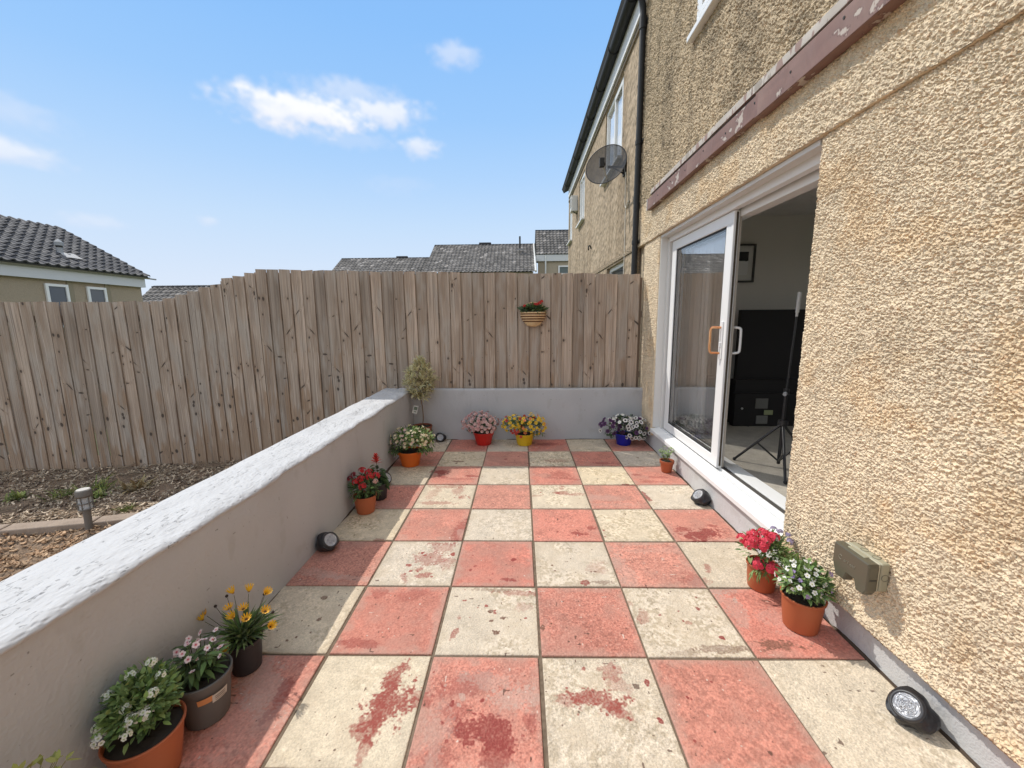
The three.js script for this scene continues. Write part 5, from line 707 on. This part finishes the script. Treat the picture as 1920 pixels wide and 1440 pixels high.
{ // P12, P13 by the rendered wall
  const t = potted('verbena_plant', 'coral pink verbena in terracotta pot against the rendered wall', [1.178, 0, -.462], .074, .135, .062, terra, 0), f = new Fol(), r = rng(712);
  dome(f, r, 420, V(.01, .205, .0), .115, .09, .10, .036, .013, [...GR, ...GRL]); dome(f, r, 60, V(-.03, .13, .06), .06, .05, .04, .045, .009, GRL, { rise: -.9 }); dome(f, r, 90, V(.08, .17, .06), .05, .06, .05, .03, .014, GRL); fo(t, f);
  const K = cluster(15, .027, .0125, [.72, .035, .09], [.80, .11, .14], [.6, .05, .05], 15), K2 = cluster(7, .014, .008, [.30, .24, .42], [.55, .5, .6], [.3, .25, .3], 16), K3 = cluster(6, .014, .008, [.7, .68, .6], [.8, .78, .7], [.5, .5, .3], 17);
  for (const [x, y, z, c] of [[-.115, .27, .0, K], [-.085, .285, .035, K], [-.06, .29, -.01, K], [-.025, .285, .045, K], [-.01, .30, .0, K], [.02, .295, .03, K], [-.10, .265, .045, K], [-.05, .265, .06, K], [-.075, .185, .085, K], [.0, .165, .11, K], [-.02, .175, .105, K], [.09, .295, -.03, K2], [.12, .285, -.01, K2], [.07, .3, -.05, K2], [.105, .27, .03, K2], [.05, .28, .02, K3], [.13, .26, .0, K2]]) addFlower(t, c, V(x, y, z), V(x * 4 - .1, 1, z * 4 + .2), 1, 'flower_head');
  const t2 = potted('bacopa_plant', 'white bacopa in terracotta pot nearest the wall socket', [1.196, 0, -.185], .086, .158, .068, terra, 0), f2 = new Fol(), r2 = rng(713);
  dome(f2, r2, 560, V(0, .215, .0), .095, .095, .09, .034, .018, [...GR, ...GRL]); fo(t2, f2); const F = flower(5, .0105, .9, .08, [.75, .74, .6], [.84, .83, .80], [.55, .5, .15], .22), P = flower(5, .010, .9, .12, [.25, .16, .4], [.36, .26, .5], [.6, .55, .3], .22);
  bloomDome(t2, r2, 62, V(0, .22, 0), .1, .1, .095, [F, F, F, F, P], .9, -.2); const lb = obj('white_liner', new THREE.CylinderGeometry(.082, .078, .04, 20, 1, true, .5, 1.7).translate(0, .155, 0), M([.72, .72, .72], .5), t2);
}
{ // wall basket on the fence
  const t = thing('wall_basket', 'striped wicker half basket with red flowers hanging on the fence', 'hanging basket', [.068, 1.315, -3.228]), r = rng(714);
  const cream = M([.66, .47, .26], .85), dk = M([.13, .05, .02], .85);
  for (let k = 0; k < 11; k++) { const q = k / 10, R = .072 + .066 * Math.sin(Math.min(1, q * 1.15) * Math.PI / 2), g = new THREE.TorusGeometry(R, .0095, 7, 26, Math.PI); g.rotateX(Math.PI / 2); g.scale(1, 1, .82); g.translate(0, .025 + q * .135, .004); obj(k % 2 ? 'dark_coil' : 'pale_coil', g, k < 2 ? cream : k % 2 ? dk : cream, t); }
  const bs = new THREE.SphereGeometry(.075, 20, 10, 0, Math.PI, Math.PI / 2, Math.PI / 2); bs.scale(1, .45, .82); bs.translate(0, .034, .004); obj('base', bs, cream, t);
  obj('handle', tube([[-.135, .16, .01], [-.125, .22, .015], [-.06, .262, .015], [.02, .275, .012], [.09, .25, .012], [.13, .2, .012], [.138, .16, .01]], .006, 40, 7), cream, t);
  const f = new Fol(); dome(f, r, 260, V(0, .185, .05), .125, .055, .05, .045, .03, [...GRD, ...GR]); for (const [x, y] of [[-.15, .235], [.14, .22], [-.12, .24]]) f.leaf(V(x * .7, .18, .05), V(x, y - .14, .03).normalize(), V(0, .4, 1).normalize(), .1, .035, [.05, .085, .03], .3); fo(t, f);
  const K = cluster(12, .022, .011, [.55, .015, .012], [.7, .05, .03], [.4, .02, .01], 21); for (const [x, y, z] of [[.045, .255, .06], [.075, .27, .05], [.095, .285, .04], [.02, .25, .05], [-.095, .235, .06]]) addFlower(t, K, V(x, y, z), V(x, 1, .7), .85, 'flower_head');
}
/* ------------------------------------------------ weeds in the bed */
[[-4.36, -2.25, .16, 'tallest yellow-green weed tuft behind the stake light'], [-4.2, -2.1, .09, 'pale broad-leaved weed just behind the stake light'], [-4.56, -2.12, .10, 'small grassy weed left of the stake light'], [-4.93, -2.08, .07, 'low pale weed patch at the left edge of the bed'], [-3.6, -1.83, .06, 'tiny weed beside the edging stones near the wall'], [-3.95, -2.3, .11, 'thin dry grassy weed right of the stake light']].forEach(([x, z, s, label], i) => {
  const t = thing('weed', label, 'weed', [x, gardenY(x, z), z], 0, 'weeds in the garden bed'), f = new Fol(), r = rng(800 + i), dry = i === 5;
  for (let k = 0; k < 70; k++) { const a = r() * 6.28, el = .2 + r() * 1.2, d = V(Math.cos(a) * Math.cos(el), Math.sin(el), Math.sin(a) * Math.cos(el)); const n = V(0, 1, 0).addScaledVector(d, -d.y).normalize(), sp = s * (.5 + r()); f.leaf(V((r() - .5) * s * 1.6, 0, (r() - .5) * s * 1.2), d, n, sp, i % 2 ? s * .3 : s * .07, jit(r, dry ? [.32, .24, .12] : [[.20, .25, .05], [.30, .33, .09], [.12, .17, .04]][k % 3], .5), .4); } stuff(obj('leaves', f.geo(), leafMat, t));
});
/* ------------------------------------------------ solar spot lights on the slabs */
{
  const lensM = PM([.62, .63, .65], .3, { clearcoat: 1, clearcoatRoughness: .05, metalness: .25, bumpMap: greyTex(128, 128, (i, j) => vn(i / 7, j / 7, 611)), bumpScale: .01 });
  const spot = (x, z, yaw, tilt, s, label) => {
    const t = thing('spot_light', label, 'solar light', [x, 0, z], yaw, 'black solar spot lights around the patio edge'); const R = .062 * s;
    const ico = new THREE.IcosahedronGeometry(R, 6), p = ico.attributes.position, v = new THREE.Vector3(), ax = new THREE.Vector3(0, Math.cos(tilt), Math.sin(tilt));
    for (let i = 0; i < p.count; i++) { v.fromBufferAttribute(p, i).divideScalar(R); const k = 1 + (vn(v.x * 2.1 + 5, v.y * 2.1 + v.z * 1.6, 621) - .5) * .3; v.multiplyScalar(k); const d = v.dot(ax); if (d > .62) v.addScaledVector(ax, .62 - d); p.setXYZ(i, v.x * R, Math.max(-.70 * R, v.y * R * .92), v.z * R); }
    ico.deleteAttribute('uv'); ico.translate(0, .70 * R, 0); ico.computeVertexNormals(); obj('body', ico, bodyM, t);
    const head = new THREE.Group(); head.name = 'lamp_head'; head.position.set(0, .70 * R, 0).addScaledVector(ax, .56 * R); head.rotation.x = tilt; t.add(head);
    obj('bezel', lathe([[.56 * R, .05 * R], [.58 * R, .15 * R], [.65 * R, .17 * R], [.72 * R, .12 * R], [.75 * R, -.12 * R]], 36), PM([.045, .045, .048], .4), head);
    const rg = lathe([[0, .085 * R], [.18 * R, .09 * R], [.36 * R, .1 * R], [.575 * R, .115 * R]], 32); obj('lens', rg, lensM, head);
    for (const [a, q] of [[.9, .3], [2.2, .28], [3.6, .3], [5, .27]]) obj('bulb', new THREE.SphereGeometry(.05 * R, 8, 6).translate(Math.cos(a) * q * R, .10 * R, Math.sin(a) * q * R), M([.35, .36, .36], .3), head);
  };
  const bodyM = PM([.018, .018, .02], .32, { bumpMap: greyTex(128, 128, (i, j) => fbm(i / 20, j / 20, 631, 3)), bumpScale: .004 });
  spot(-1.278, -.80, 1.05, .95, 1.08, 'black round solar spot light at the foot of the left wall, lens facing right');
  spot(-1.262, -1.80, 1.2, 1.1, 1.1, 'black solar spot light half hidden behind the black salvia pot');
  spot(-1.018, -3.07, .1, 1.2, 1.0, 'black solar spot light against the far wall beside the lollipop tree');
  spot(1.292, -1.44, -1.35, .8, 1.08, 'black solar spot light below the patio door sill');
  spot(1.276, .262, -1.3, .85, 1.05, 'largest black solar spot light at the front right by the plinth');
}
renderer.render(scene, camera);
